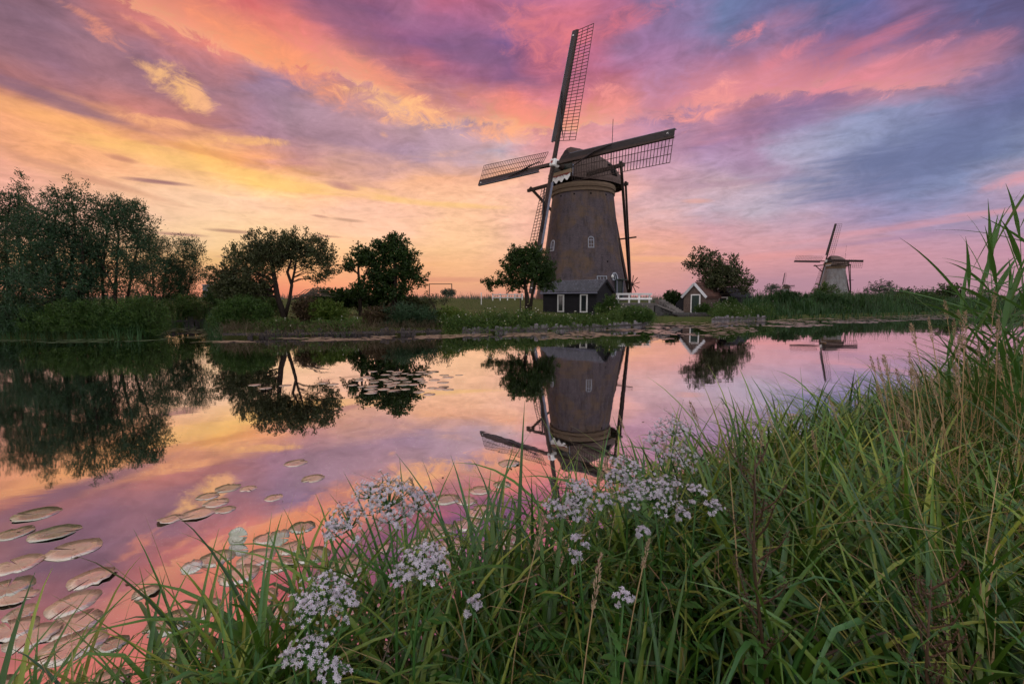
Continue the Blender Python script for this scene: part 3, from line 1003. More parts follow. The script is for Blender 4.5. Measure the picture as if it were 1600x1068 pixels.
    part('red_scroll', MB().prism([(x, -3.92, (z + 0.06) if not 0 < i < 34 else 12.93 + 0.05 * math.cos(x * 8)) for i, (x, z) in enumerate(wave)], (0, 0.05, 0)), M['red'], bd)
    for x in (-0.75, -0.45, 0.45, 0.75):                     # the painted year on it is too small to read: dark figures
        part('painted_figure', MB().box((x, -3.93, 12.86), (0.10, 0.02, 0.18)), M['white'], bd)
    # poll end
    ax = [math.cos(math.radians(45 + 90 * k)) for k in range(4)]
    Rm = Matrix((e1, n, e2)).transposed()
    pe = part('poll_end', MB().box(H + n * 0.12, (0.78, 0.9, 0.78), Rm @ Matrix.Rotation(spin, 3, 'Y').inverted()), M['white'], root)
    bv = pe.modifiers.new('bevel', 'BEVEL')
    bv.width = 0.12
    part('star', MB().prism([H + n * 0.575 + (e1 * math.cos(a) + e2 * math.sin(a)) * (0.24 if i % 2 else 0.10) for i, a in enumerate(np.linspace(0, 2 * math.pi, 12, endpoint=False))], n * 0.03), M['red'], pe)
    # four sails
    R0, R1, WID = 2.2, 13.9, 2.05
    nb = 35 if detail > 1 else 18
    bw = 0.045 if detail > 1 else 0.055
    if bw not in BAR_ME:
        BAR_ME[bw] = MB().beam((0, 0, 0), (1, 0, 0), bw, bw).mesh('lattice_bar')
        BAR_ME[bw].materials.append(M['dark_wood'])
    for k in range(4):
        A = spin + k * math.pi / 2
        u = e1 * math.cos(A) + e2 * math.sin(A)
        v = -e1 * math.sin(A) + e2 * math.cos(A)
        off = n * (0.30 if k % 2 else 0.02)
        C = H + off
        sail = part('sail', MB().beam(C + u * 0.3, C + u * R1, 0.34, 0.36, n, 0.17, 0.18), M['dark_wood'], root)

        def wang(r):
            return math.radians(20 - 15 * (r - R0) / (R1 - R0))

        def trail(r, s):                      # a point on the lattice: s metres behind the stock
            w = wang(r)
            return C + u * r - v * (s * math.cos(w)) - n * (s * math.sin(w))

        def lead(r, s):
            w = wang(r) * 1.0
            return C + u * r + v * (s * math.cos(w)) + n * (s * math.sin(w))
        # wind board on the leading side, and its turned-in edge
        rs = np.linspace(R0, R1 + 0.05, 7)
        wb = MB()
        wb.loft([[lead(r, 0.10) + n * .03, lead(r, 0.62) + n * .05, lead(r, 0.62) + n * .09, lead(r, 0.10) + n * .08] for r in rs], closed=True)
        wbo = part('wind_board', wb, M['board'], sail)
        we = MB().loft([[lead(r, 0.625) + n * .10, lead(r, 0.625) - n * .18, lead(r, 0.665) - n * .18, lead(r, 0.665) + n * .10] for r in rs], closed=True)
        part('leading_edge', we, M['board_edge'], sail)
        for i in range(nb):
            r = R0 + 0.1 + (R1 - R0 - 0.15) * i / (nb - 1)
            p, q = trail(r, 0.0), trail(r, WID + random.uniform(-.02, .02))
            d = (q - p)
            X = d.normalized()
            Z = u.cross(X).normalized()
            Y = Z.cross(X)
            Mx = Matrix((X * d.length, Y, Z)).transposed().to_4x4()
            Mx.translation = p
            link('lattice_bar', BAR_ME[bw], None, sail, M=Mx)
        for s in (0.68, 1.36, WID):
            hm = MB()
            pts = [trail(r, s) for r in np.linspace(R0 + 0.1, R1 - 0.05, 8)]
            for a, b in zip(pts[:-1], pts[1:]):
                hm.beam(a, b, bw, bw, n)
            part('hem_lath', hm, M['dark_wood'], sail)
        if detail > 1:
            cl = [lead(R0 + 5.3, 0.5) + n * .2, lead(R0 + 3.5, 0.2) + n * .28, trail(R0 + 2.0, 0.25) + n * .3, trail(R0 + 0.4, 0.75) + n * .22]
            part('furled_sailcloth', MB().tube(cl, [.05, .10, .09, .04], 7), M['board'], sail, True)
            part('tip_peg', MB().box(C + u * (R1 - 0.55) + v * 0.35 + n * 0.16, (0.12, 0.12, 0.12)), M['white'], sail)
    # tail: two cross beams, braces, tail pole, winch wheel
    LS, KS, FT = 7.0, 3.4, Vector((0, 8.9, 0.9))
    part('long_cross_beam', MB().beam((-LS, -2.0, 13.0), (LS, -2.0, 13.0), 0.30, 0.34), M['dark_wood'], root)
    part('short_cross_beam', MB().beam((-KS, 3.6, 12.75), (KS, 3.6, 12.75), 0.28, 0.32), M['dark_wood'], root)
    part('tail_pole', MB().beam((0, 4.3, 13.3), FT - Vector((0, -.3, 0.9)), 0.42, 0.42, w1=0.30, h1=0.30), M['dark_wood'], root)
    for s in (-1, 1):
        part('long_brace', MB().beam((s * (LS - 0.35), -2.0, 13.35), FT + Vector((s * .25, 0, 0)), 0.26, 0.28), M['dark_wood'], root)
        part('short_brace', MB().beam((s * (KS - 0.3), 3.6, 13.05), FT + Vector((s * .32, 0, 0.25)), 0.22, 0.24), M['dark_wood'], root)
    part('brace_tie', MB().beam((-2.6, 6.0, 7.15), (3.0, 6.0, 7.15), 0.14, 0.16), M['dark_wood'], root)
    wh = FT + Vector((0, 0.55, 0.95))
    wheel = part('winch_wheel', MB().tube([wh - Vector((0, .25, 0)), wh + Vector((0, .3, 0))], 0.16, 8), M['dark_wood'], root)
    for k in range(10):
        a = 2 * math.pi * k / 10 + 0.2
        d = Vector((math.cos(a), 0, math.sin(a)))
        part('spoke', MB().beam(wh + Vector((0, .2, 0)), wh + Vector((0, .2, 0)) + d * 1.15, 0.07, 0.07, (0, 1, 0)), M['dark_wood'], wheel)
    part('winch_board', MB().box(FT + Vector((0.25, -0.2, 1.1)), (0.12, 0.4, 1.6)), M['white'], root)
    part('lightning_rod', MB().tube([(1.2, 3.4, 14.2), (1.35, 3.4, 20.2)], 0.035, 5), M['iron'], root)
    return root


build_windmill('windmill', 'tall brown brick tower windmill with four lattice sails on the canal bank', (MILL[0], MILL[1], 1.70), 0.87745, -0.0703, 'brick', 2)


def far_mill(name, label, px, py, D, theta, spin, brick='brick_pale'):
    h = at(px, py, D)
    x, y = h.x + 4.35 * math.sin(theta), h.y + 4.35 * math.cos(theta)
    return build_windmill(name, label, (x, y, h.z - 14.18), theta, spin, brick, 1)


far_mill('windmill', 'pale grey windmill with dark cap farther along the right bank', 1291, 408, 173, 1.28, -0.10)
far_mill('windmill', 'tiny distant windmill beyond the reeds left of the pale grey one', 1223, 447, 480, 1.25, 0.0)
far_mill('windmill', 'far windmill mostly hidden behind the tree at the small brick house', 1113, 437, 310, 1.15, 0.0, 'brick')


# ------------------------------------------------------------------ shed, small houses, railing, walls, revetments
TILE_ME = {}


def tile_mesh(key, w, l, mat):
    if key not in TILE_ME:
        n = 5
        secs = []
        for y, dz in ((0.0, 0.0), (l, 0.045)):
            top = [Vector((w * i / n, y, 0.085 * math.sin(math.pi * 2 * i / n) * (1 if i < 3 else 0.6) + 0.03 + dz)) for i in range(n + 1)]
            secs.append(top + [p - Vector((0, 0, 0.025)) for p in top[::-1]])
        me = MB().loft(secs, closed=True).mesh('roof_tile')
        me.materials.append(mat)
        TILE_ME[key] = me
    return TILE_ME[key]


def tiled_slope(roof, O, ex, ey, nw, nl, w, l, key, mat):
    """tiles in rows on a slope: O is the eave corner, ex along the eave, ey up the slope"""
    ex, ey = Vector(ex).normalized(), Vector(ey).normalized()
    ez = ex.cross(ey)
    me = tile_mesh(key, w * 1.04, l * 1.12, mat)
    for j in range(nl):
        for i in range(nw):
            p = O + ex * (i * w) + ey * (j * l) + ez * (0.012 * ((i * 7 + j * 3) % 3))
            Mx = Matrix((ex, -ey, -ez)).transposed().to_4x4() if False else Matrix((ex, ey, ez)).transposed().to_4x4()
            Mx = Mx @ Matrix.Rotation(random.uniform(-.03, .03), 4, 'Z')
            Mx.translation = p
            link('roof_tile', me, None, roof, M=Mx)


def frame_rect(name, root, c, ex, ez, w, h, fw, depth, mat):
    """four-sided frame as one part; c centre, ex sideways, ez up"""
    n = ex.cross(ez)
    m = MB()
    for s in (-1, 1):
        m.beam(c + ex * s * (w / 2 - fw / 2) - ez * h / 2, c + ex * s * (w / 2 - fw / 2) + ez * h / 2, fw, depth, n)
    m.beam(c + ez * (h / 2 - fw / 2) - ex * (w / 2 - fw), c + ez * (h / 2 - fw / 2) + ex * (w / 2 - fw), fw, depth - .004, n)
    m.beam(c - ez * (h / 2 - fw / 2) - ex * (w / 2 - fw), c - ez * (h / 2 - fw / 2) + ex * (w / 2 - fw), fw, depth - .004, n)
    return part(name, m, mat, root)


def shed():
    c = at(932, 470, 33)
    zb = 0.55
    psi = math.radians(40)
    # local x runs from the near corner to the left along the front, y into the depth
    root = thing('shed', 'low black boarded shed with grey tiled roof in front of the big windmill', 'shed', (c.x, c.y, zb), 0)
    ex = Vector((-math.cos(psi), math.sin(psi), 0))
    ey = Vector((math.sin(psi), math.cos(psi), 0))
    ez = Vector((0, 0, 1))
    L, W, HE, HR = 4.75, 2.35, 1.66, 2.42
    P = lambda a, b, z: ex * a + ey * b + ez * z
    core = MB().prism([P(.04, .04, -.2), P(L - .04, .04, -.2), P(L - .04, .04, HE), P(.04, .04, HE)], ey * (W - .08))
    part('wall', core, M['black_wood'], root)
    # horizontal boards on the front, lapped
    hb = 0.235
    wins = [(1.02, 0.62), (3.05, 0.58)]
    for i in range(7):
        z = 0.02 + i * hb
        part('board', MB().loft([[P(a, 0.02, z), P(a, -0.035, z), P(a, -0.012, z + hb), P(a, 0.02, z + hb)] for a in (0, L)], closed=True), M['black_wood'], root)
    for i in range(10):
        z = 0.02 + i * hb
        b0 = 0 if z < HE else (z - HE) / (HR - HE) * W / 2
        b1 = W - b0
        if b1 - b0 < .15:
            break
        part('board', MB().loft([[P(-0.02, b, z) if False else P(0.02, b, z), P(-0.035, b, z), P(-0.012, b, z + hb), P(0.02, b, z + hb)] for b in (b0, b1)], closed=True), M['black_wood'], root)
    gable = MB().prism([P(.03, .05, HE), P(.03, W - .05, HE), P(.03, W / 2, HR - .05)], ex * (L - .06))
    part('gable', gable, M['black_wood'], root)
    for a, w in wins:
        cc = P(a, -0.05, 0.78)
        wn = frame_rect('window', root, cc, -ex, ez, w, 1.34, 0.085, 0.10, M['white'])
        q = [cc + ex * s * (w / 2 - .07) + ez * t * 0.60 for s, t in ((-1, -1), (1, -1), (1, 1), (-1, 1))]
        part('pane', MB().add(q, [(0, 1, 2, 3)]), M['glass'], wn)
        part('curtain', MB().box(cc + ex * (w * .22) + ey * 0.03 - ez * .1, (w * .30, .01, .9), Matrix((ex, ey, ez)).transposed()), M['plank_dark'], wn)
    # roof
    ov = 0.16
    rise = (HR - HE) / (W / 2)
    sl = math.hypot(W / 2 + ov, (W / 2 + ov) * rise)
    roof = part('roof', MB().prism([P(-ov, -ov, HE - ov * rise), P(-ov, W / 2, HR), P(-ov, W + ov, HE - ov * rise), P(-ov, W + ov, HE - ov * rise - .05), P(-ov, W / 2, HR - .06), P(-ov, -ov, HE - ov * rise - .05)], ex * (L + 2 * ov)), M['plank_dark'], root)
    up = (ey * (W / 2 + ov) + ez * (W / 2 + ov) * rise)
    nw = 21
    w = (L + 2 * ov) / nw
    tiled_slope(roof, P(L + ov, -ov, HE - ov * rise + .01), -ex, up, nw, 7, w, sl / 7, 'grey', M['tile'])
    part('ridge', MB().tube([P(-ov, W / 2, HR + .06), P(L + ov, W / 2, HR + .06)], 0.09, 7), M['tile'], root)
    for s in (0, 1):
        b = MB()
        p0, p1 = (P(-ov - .03, -ov, HE - ov * rise), P(-ov - .03, W / 2, HR + .04)) if s == 0 else (P(-ov - .03, W + ov, HE - ov * rise), P(-ov - .03, W / 2, HR + .04))
        b.beam(p0, p1, 0.04, 0.17, ez)
        part('barge_board', b, M['black_wood'], root)
    part('gutter', MB().tube([P(-ov, -ov - .05, HE - ov * rise - .02), P(L + ov, -ov - .05, HE - ov * rise - .02)], 0.05, 7), M['board_edge'], root)
    return root


shed()


def small_house(name, label, apex, eL, eR, Y, zb, psi, depth, wall, roofmat, trim, door, tiles=None, leanto=False):
    """gable to the front; psi turns it so that its right side shows"""
    a = at(apex[0], apex[1], Y)
    l, r = at(eL[0], eL[1], Y), at(eR[0], eR[1], Y)
    root = thing(name, label, 'shed' if 'shed' in name else 'house', (a.x, a.y, zb), 0)
    ex = Vector((math.cos(psi), -math.sin(psi), 0))
    ey = Vector((math.sin(psi), math.cos(psi), 0))
    ez = Vector((0, 0, 1))
    azc = math.atan2(a.x, a.y)
    W = (r.x - l.x) * math.cos(azc) / math.cos(psi - azc)
    HE, HR = (l.z + r.z) / 2 - zb, a.z - zb
    P = lambda x, y, z: ex * x + ey * y + ez * z
    part('wall', MB().prism([P(-W / 2, 0, -.2), P(W / 2, 0, -.2), P(W / 2, 0, HE), P(0, 0, HR - .05), P(-W / 2, 0, HE)], ey * depth), M[wall], root)
    ov, th = 0.14, 0.09
    k = (HR - HE) / (W / 2)
    for s in (-1, 1):
        rf = part('roof', MB().prism([P(0, -ov, HR + .02), P(s * (W / 2 + ov), -ov, HE - ov * k + .02), P(s * (W / 2 + ov), -ov, HE - ov * k - th), P(0, -ov, HR - th)], ey * (depth + 2 * ov)), M[roofmat], root)
        if tiles and s == 1:
            up = P(-(W / 2 + ov), 0, (W / 2 + ov) * k)
            sl = up.length
            nw = int((depth + 2 * ov) / .26)
            tiled_slope(rf, P(W / 2 + ov, -ov, HE - ov * k + .025), ey, up, nw, max(3, int(sl / .32)), (depth + 2 * ov) / nw, sl / max(3, int(sl / .32)), 'red', M[tiles])
        part('barge_board', MB().beam(P(0, -ov - .03, HR + .01), P(s * (W / 2 + ov), -ov - .03, HE - ov * k - .02), 0.05, 0.20, ez), M[trim], root)
    dx, dw, dh = door
    cc = P(dx, -0.03, dh / 2)
    fr = frame_rect('door_frame', root, cc, ex, ez, dw + .16, dh + .1, 0.09, 0.12, M['white'])
    dr = part('door', MB().box(cc + ez * .02, (dw, 0.06, dh), Matrix((ex, ey, ez)).transposed()), M['green_paint'], root)
    part('handle', MB().box(cc + ex * (dw * .38) - ey * .06, (.03, .06, .12), Matrix((ex, ey, ez)).transposed()), M['iron'], dr)
    if wall == 'black_wood':
        for i in range(int(HE / .24)):
            z = i * .24
            part('board', MB().loft([[P(W / 2 - .01, y, z), P(W / 2 + .035, y, z), P(W / 2 + .012, y, z + .24), P(W / 2 - .01, y, z + .24)] for y in (0, depth)], closed=True), M['black_wood'], root)
    if leanto:
        part('lean_to', MB().prism([P(-W / 2 - .02, .1, -.2), P(-W / 2 - .02, .1, HE - .05), P(-W / 2 - .75, .1, HE - .6), P(-W / 2 - .75, .1, -.2)], ey * (depth * .7)), M['black_wood'], root)
    return root


small_house('brick_house', 'tiny brick house with white gable boards and red tiled roof by the stone steps', (1086, 443), (1069, 461), (1103, 462), 38.5, 0.50, math.radians(47), 2.6, 'brick_house', 'red_tile', 'white_trim', (0.12, 0.66, 1.50), 'red_tile', True)
small_house('black_shed', 'black boarded shed with a green door half hidden by the spiky tree', (1131, 449), (1120, 461), (1141, 461), 41.0, 0.55, math.radians(58), 3.0, 'black_wood', 'black_wood', 'black_wood', (0.0, 0.72, 1.25))


def railing():
    a, b = at(964, 473, 36.5), at(1016, 473, 36.5)
    z0 = a.z
    root = thing('white_railing', 'white wooden railing on the concrete bridge beside the shed', 'railing', (a.x, a.y, z0), 0)
    L = b.x - a.x
    for s in (0.03, 0.36, 0.66, 0.97):
        part('post', MB().box((L * s, 0, 0.36), (0.13, 0.13, 0.78)), M['white'], root)
    for z, h in ((0.70, 0.15), (0.33, 0.13)):
        part('rail', MB().box((L / 2, -0.09, z), (L + .2, 0.05, h)), M['white'], root)


railing()


def bridge():
    a, b = at(958, 478, 36.5), at(1019, 478, 36.5)
    z0 = at(990, 473, 36.5).z
    root = thing('concrete_bridge', 'low concrete bridge over a dark culvert under the white railing', 'bridge', (a.x, a.y, 0), 0)
    L = b.x - a.x
    part('deck', MB().box((L / 2, 0.6, z0 - .1), (L + .3, 2.6, 0.2)), M['concrete'], root)
    part('parapet', MB().box((L / 2 + .2, -0.55, z0 - .48), (L - .5, 0.22, 0.54)), M['concrete'], root)
    part('abutment', MB().box((L + .25, 0.1, 0.25), (0.45, 1.5, 1.9)), M['stone'], root)
    part('abutment', MB().box((0.1, 0.1, 0.25), (0.5, 1.5, 1.9)), M['stone'], root)
    part('culvert', MB().box((L / 2, 0.5, 0.2), (L - .2, 0.4, 1.3)), M['hole'], root)


bridge()


def retaining_wall():
    p0, p1 = at(1024, 478, 36.0), at(1068, 491, 35.0)
    root = thing('retaining_wall', 'sloping dark stone retaining wall descending beside the steps', 'wall', (p0.x, p0.y, 0), 0)
    L = p1.x - p0.x
    prof = [(-.1, -.4), (L + .9, -.4), (L + .9, p1.z - .15), (L, p1.z - .1), (.25, p0.z + .12), (-.1, p0.z + .12)]
    part('core', MB().prism([(x, -0.02 * x, z) for x, z in prof], (0, .5, 0)), M['stone'], root)
    part('coping', MB().beam((-.1, -.02, p0.z + .17), (L + .1, -.12, p1.z - .04), 0.34, 0.10), M['concrete'], root)
    i = 0
    for row in range(6):
        x = -.08 + (row % 2) * .12
        while x < L + .8:
            w = random.uniform(.22, .42)
            z = -.05 + row * .235
            top = np.interp(x + w / 2, [0, .25, L, L + .9], [p0.z + .1, p0.z + .1, p1.z - .12, p1.z - .18])
            if z + .2 < top:
                sb = MB()
                j = lambda s: random.uniform(-s, s)
                q = [(x + j(.02), z + j(.02)), (x + w - .03 + j(.02), z + j(.02)), (x + w - .03 + j(.02), z + .20 + j(.02)), (x + w / 2, z + .21 + j(.02)), (x + j(.02), z + .20 + j(.02))]
                sb.prism([(a, -.02 * a - .05 - random.uniform(0, .05), b) for a, b in q], (0, .12, 0))
                part('stone', sb, M['stone'], root)
            x += w
    # steps
    q0, q1 = at(1032, 468, 37.5), at(1064, 488, 36.2)
    st = thing('stone_steps', 'worn stone steps leading down beside the sloping wall', 'steps', (q0.x, q0.y, 0), 0)
    for k in range(9):
        t = k / 8
        p = q0.lerp(q1, t)
        part('step', MB().box((p.x - q0.x, p.y - q0.y, p.z - .25), (0.55, 0.95, 0.5)), M['concrete'], st)
    # landing stage
    a, b = at(1058, 492, 34.6), at(1113, 492, 34.6)
    lg = thing('landing_stage', 'dark low wooden landing stage in front of the brick house', 'jetty', (a.x, a.y, 0), 0)
    z = a.z
    n = 14
    L2 = b.x - a.x
    for k in range(n):
        part('deck_board', MB().box((L2 * (k + .5) / n, .55, z), (L2 / n - .02, 1.3, .07)), M['plank_dark'], lg)
    part('edge_beam', MB().box((L2 / 2, -.12, z - .08), (L2, .10, .20)), M['plank_dark'], lg)
    for k in range(4):
        part('pile', MB().tube([(L2 * k / 3, -.05, -.6), (L2 * k / 3, -.05, z - .05)], .09, 7), M['dark_wood'], lg)
    part('back_wall', MB().box((L2 / 2, 1.1, .15), (L2, .15, .9)), M['stone'], lg)


retaining_wall()


def revetment(label, pts, zt, mat, w=0.24, gap_chance=0.1):
    p0 = Vector(pts[0])
    root = thing('timber_revetment', label, 'revetment', (p0.x, p0.y, 0), 0)
    line = [Vector(p) - p0 for p in pts]
    meshes = []
    for k in range(4):
        h = zt + .5 + random.uniform(-.10, .06)
        q = [(-w * .46, 0, -.5), (w * .46, 0, -.5), (w * .46, 0, -.5 + h), (w * random.uniform(-.2, .2), 0, -.5 + h + .03), (-w * .46, 0, -.5 + h - .02)]
        me = MB().prism(q, (0, .06, 0)).mesh('plank')
        me.materials.append(M[mat])
        meshes.append(me)
    acc = 0.0
    n = 0
    for a, b in zip(line[:-1], line[1:]):
        d = b - a
        ang = math.atan2(d.y, d.x)
        k = int(d.length / w)
        for i in range(k):
            p = a + d * ((i + .5) / k)
            if random.random() < gap_chance:
                continue
            Mx = Matrix.Translation(p + Vector((0, 0, random.uniform(-.13, .05)))) @ Matrix.Rotation(ang, 4, 'Z') @ Matrix.Rotation(random.uniform(-.10, .10), 4, 'Y') @ Matrix.Rotation(random.uniform(-.1, .06), 4, 'X')
            link('plank', random.choice(meshes), None, root, M=Mx)
        wl = MB().beam(a + Vector((0, 0, zt - .18)) + Vector((math.sin(ang), -math.cos(ang), 0)) * .05, b + Vector((0, 0, zt - .18)) + Vector((math.sin(ang), -math.cos(ang), 0)) * .05, .07, .10)
        part('waling', wl, M['plank_dark'], root)
    return root


def shore(px_list, off=0.02):
    return [(p.x, p.y + off, 0) for p in (onz(px, py) for px, py in px_list)]


revetment('grey plank revetment along the water below the black shed', shore([(722, 521.4), (780, 520.3), (840, 519), (930, 515), (1000, 511), (1016, 505)], -.08), .34, 'plank', .21)
revetment('weathered plank revetment in front of the black shed with the green door', shore([(1112, 503), (1195, 500)], -.1), .38, 'plank', .26)
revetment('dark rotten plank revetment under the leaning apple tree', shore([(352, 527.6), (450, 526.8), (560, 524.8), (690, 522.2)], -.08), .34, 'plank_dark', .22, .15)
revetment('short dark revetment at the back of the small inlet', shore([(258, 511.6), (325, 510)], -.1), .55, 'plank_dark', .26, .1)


# far, small things on the horizon
def far_building():
    p = at(318, 443, 260)
    root = thing('barn', 'flat roofed pale grey barn on the horizon left of the apple tree', 'barn', (p.x, p.y, 1.0), 0)
    w = 9.5
    part('wall', MB().box((w / 2, 3, 4.4), (w, 8, 8.8)), M['far_grey'], root)
    part('roof', MB().box((w / 2, 3, 8.95), (w + .6, 8.6, .35)), M['board_edge'], root)
    for k in range(4):
        part('window', MB().box((1.6 + k * 2.1, -1.02, 6.8), (1.2, .1, 1.2)), M['glass'], root)


far_building()


def gantry():
    a, b = at(671, 458, 300), at(706, 458, 300)
    root = thing('gantry', 'thin dark gantry standing on the horizon right of the twin trees', 'gantry', (a.x, a.y, a.z - 2), 0)
    top = at(671, 444, 300).z - (a.z - 2)
    L = b.x - a.x
    for x in (0, L):
        part('post', MB().box((x, 0, top / 2), (.5, .5, top)), M['iron'], root)
    part('beam', MB().box((L / 2, 0, top + .2), (L + .6, .4, .45)), M['iron'], root)


gantry()


def paddock_fence():
    a, b = at(770, 464, 48), at(816, 464, 48)
    g = zf(a.x, a.y)
    root = thing('white_fence', 'low white fence on the dyke left of the tree by the shed', 'fence', (a.x, a.y, g), 0)
    L = b.x - a.x
    for k in range(5):
        part('post', MB().box((L * k / 4, 0, .36), (.10, .10, .76)), M['white'], root)
    for z in (.32, .62):
        part('rail', MB().box((L / 2, -.08, z), (L, .05, .10)), M['white'], root)


paddock_fence()


def mill_post(px, Y, h, label, mat='dark_wood'):
    p = at(px, 470, Y)
    g = zf(p.x, p.y)
    root = thing('post', label, 'post', (p.x, p.y, g), 0)
    part('shaft', MB().tube([(0, 0, -.2), (0, 0, h)], .045, 6), M[mat], root)
    part('cap', MB().box((0, 0, h), (.11, .11, .06)), M[mat], root)


mill_post(813, 33, 1.0, 'thin grey post standing left of the black shed', 'plank_dark')
mill_post(752, 44, 1.1, 'white post at the left end of the low dyke fence', 'white')


# ------------------------------------------------------------------ trees and shrubs
def make_tree(name, label, cat, base, trunks, blobs, n_clu, leaf, per, spread, leafmat, Y=None, group=None,
              barkmat='bark', up=0.35, droop=0.0, twig=0.012, shell=0.55, branches=True, crownname='crown'):
    """base = (x, y, z); trunks: polylines of (x, y, z, r) from the base; blobs: (x, y, z, rx, ry, rz) from the base.
    Leaf clusters fill the blobs; every cluster hangs on a branch that starts at the nearest trunk point."""
    root = thing(name, label, cat, base, 0, group)
    vol = np.array([b[3] * b[4] * b[5] for b in blobs]) ** 0.75
    pick = RNG.choice(len(blobs), size=n_clu, p=vol / vol.sum())
    B = np.array(blobs)[pick]
    d = unit(RNG.normal(size=(n_clu, 3)))
    rr = RNG.uniform(shell, 1.04, size=(n_clu, 1)) ** 0.7
    C = B[:, :3] + d * rr * B[:, 3:]
    C[:, 2] = np.maximum(C[:, 2], 0.15)
    tb = MB()
    tp = []
    for t in trunks:
        tb.tube([p[:3] for p in t], [p[3] for p in t], 8)
        for a, b in zip(t[:-1], t[1:]):
            for s in np.linspace(0, 1, 5):
                tp.append([a[i] + (b[i] - a[i]) * s for i in range(4)])
    tp = np.array(tp) if tp else np.zeros((0, 4))
    if len(tp) and branches:
        order = RNG.permutation(n_clu)[:min(n_clu, 90)]
        zmax = max(tp[:, 2].max(), .1)
        for i in order:
            c = C[i]
            w = np.linalg.norm(tp[:, :3] - c, axis=1) + np.where(tp[:, 2] > c[2] - 0.05, 1.2, 0.0) + np.where(tp[:, 2] < 0.25 * zmax, 3.0, 0)
            s = tp[w.argmin()]
            a, e = Vector(s[:3]), Vector(c)
            mid = a.lerp(e, .5) + Vector((random.uniform(-.1, .1), random.uniform(-.1, .1), random.uniform(.0, .22))) * (e - a).length
            r0 = min(s[3] * .55, .012 + .016 * (e - a).length)
            pts = [a, a.lerp(mid, .6).lerp(mid, .3), mid.lerp(e, .45), e]
            tb.tube(pts, [r0, r0 * .75, r0 * .5, twig * .6], 4)
    if trunks:
        part('trunk', tb, M[barkmat], root, True)
    # leaves: sprays that leave the cluster outwards
    n = n_clu * per
    ci = np.repeat(np.arange(n_clu), per)
    od = unit(d + np.array([0, 0, up]) + RNG.normal(size=(n_clu, 3)) * .45)[ci]
    t = RNG.uniform(-0.6, 1.0, size=(n, 1))
    P = C[ci] + od * t * spread * 1.3 + RNG.normal(size=(n, 3)) * spread * np.where(t > .4, .16, .36)
    P[:, 2] -= droop * np.maximum(t[:, 0], 0) ** 2 * spread
    P[:, 2] = np.maximum(P[:, 2], 0.03)
    D = unit(od * .8 + RNG.normal(size=(n, 3)) * .65 + np.array([0, 0, .1 - droop * .6]))
    V, F = leaf_faces(P, D, RNG.uniform(.7, 1.25, n) * leaf[0], RNG.uniform(.75, 1.2, n) * leaf[1])
    link(crownname, np_mesh(crownname, V, F), M[leafmat], root)
    return root


def px_tree(name, label, cat, basepx, Y, trunks_px, blobs_px, zb=None, thick=1.0, **kw):
    """same, with trunks (px, py, radius, depth offset) and blobs (px, py, half w, half h [, depth offset]) read at depth Y"""
    p = at(basepx[0], basepx[1], Y)
    z = zf(p.x, p.y) if zb is None else zb
    base = Vector((p.x, p.y, z))
    k = Y / FPX
    tr = []
    for t in trunks_px:
        q = []
        for i, v in enumerate(t):
            w = at(v[0], v[1], Y + (v[3] if len(v) > 3 else 0)) - base
            if i == 0 and v[1] >= basepx[1] - 3:
                w.z = -0.15
            q.append((w.x, w.y, w.z, v[2]))
        tr.append(q)
    bl = []
    for v in blobs_px:
        w = at(v[0], v[1], Y + (v[4] if len(v) > 4 else 0)) - base
        bl.append((w.x, w.y, w.z, v[2] * k, (v[2] * .6 + v[3] * .4) * k * thick, v[3] * k))
    return make_tree(name, label, cat, tuple(base), tr, bl, **kw)


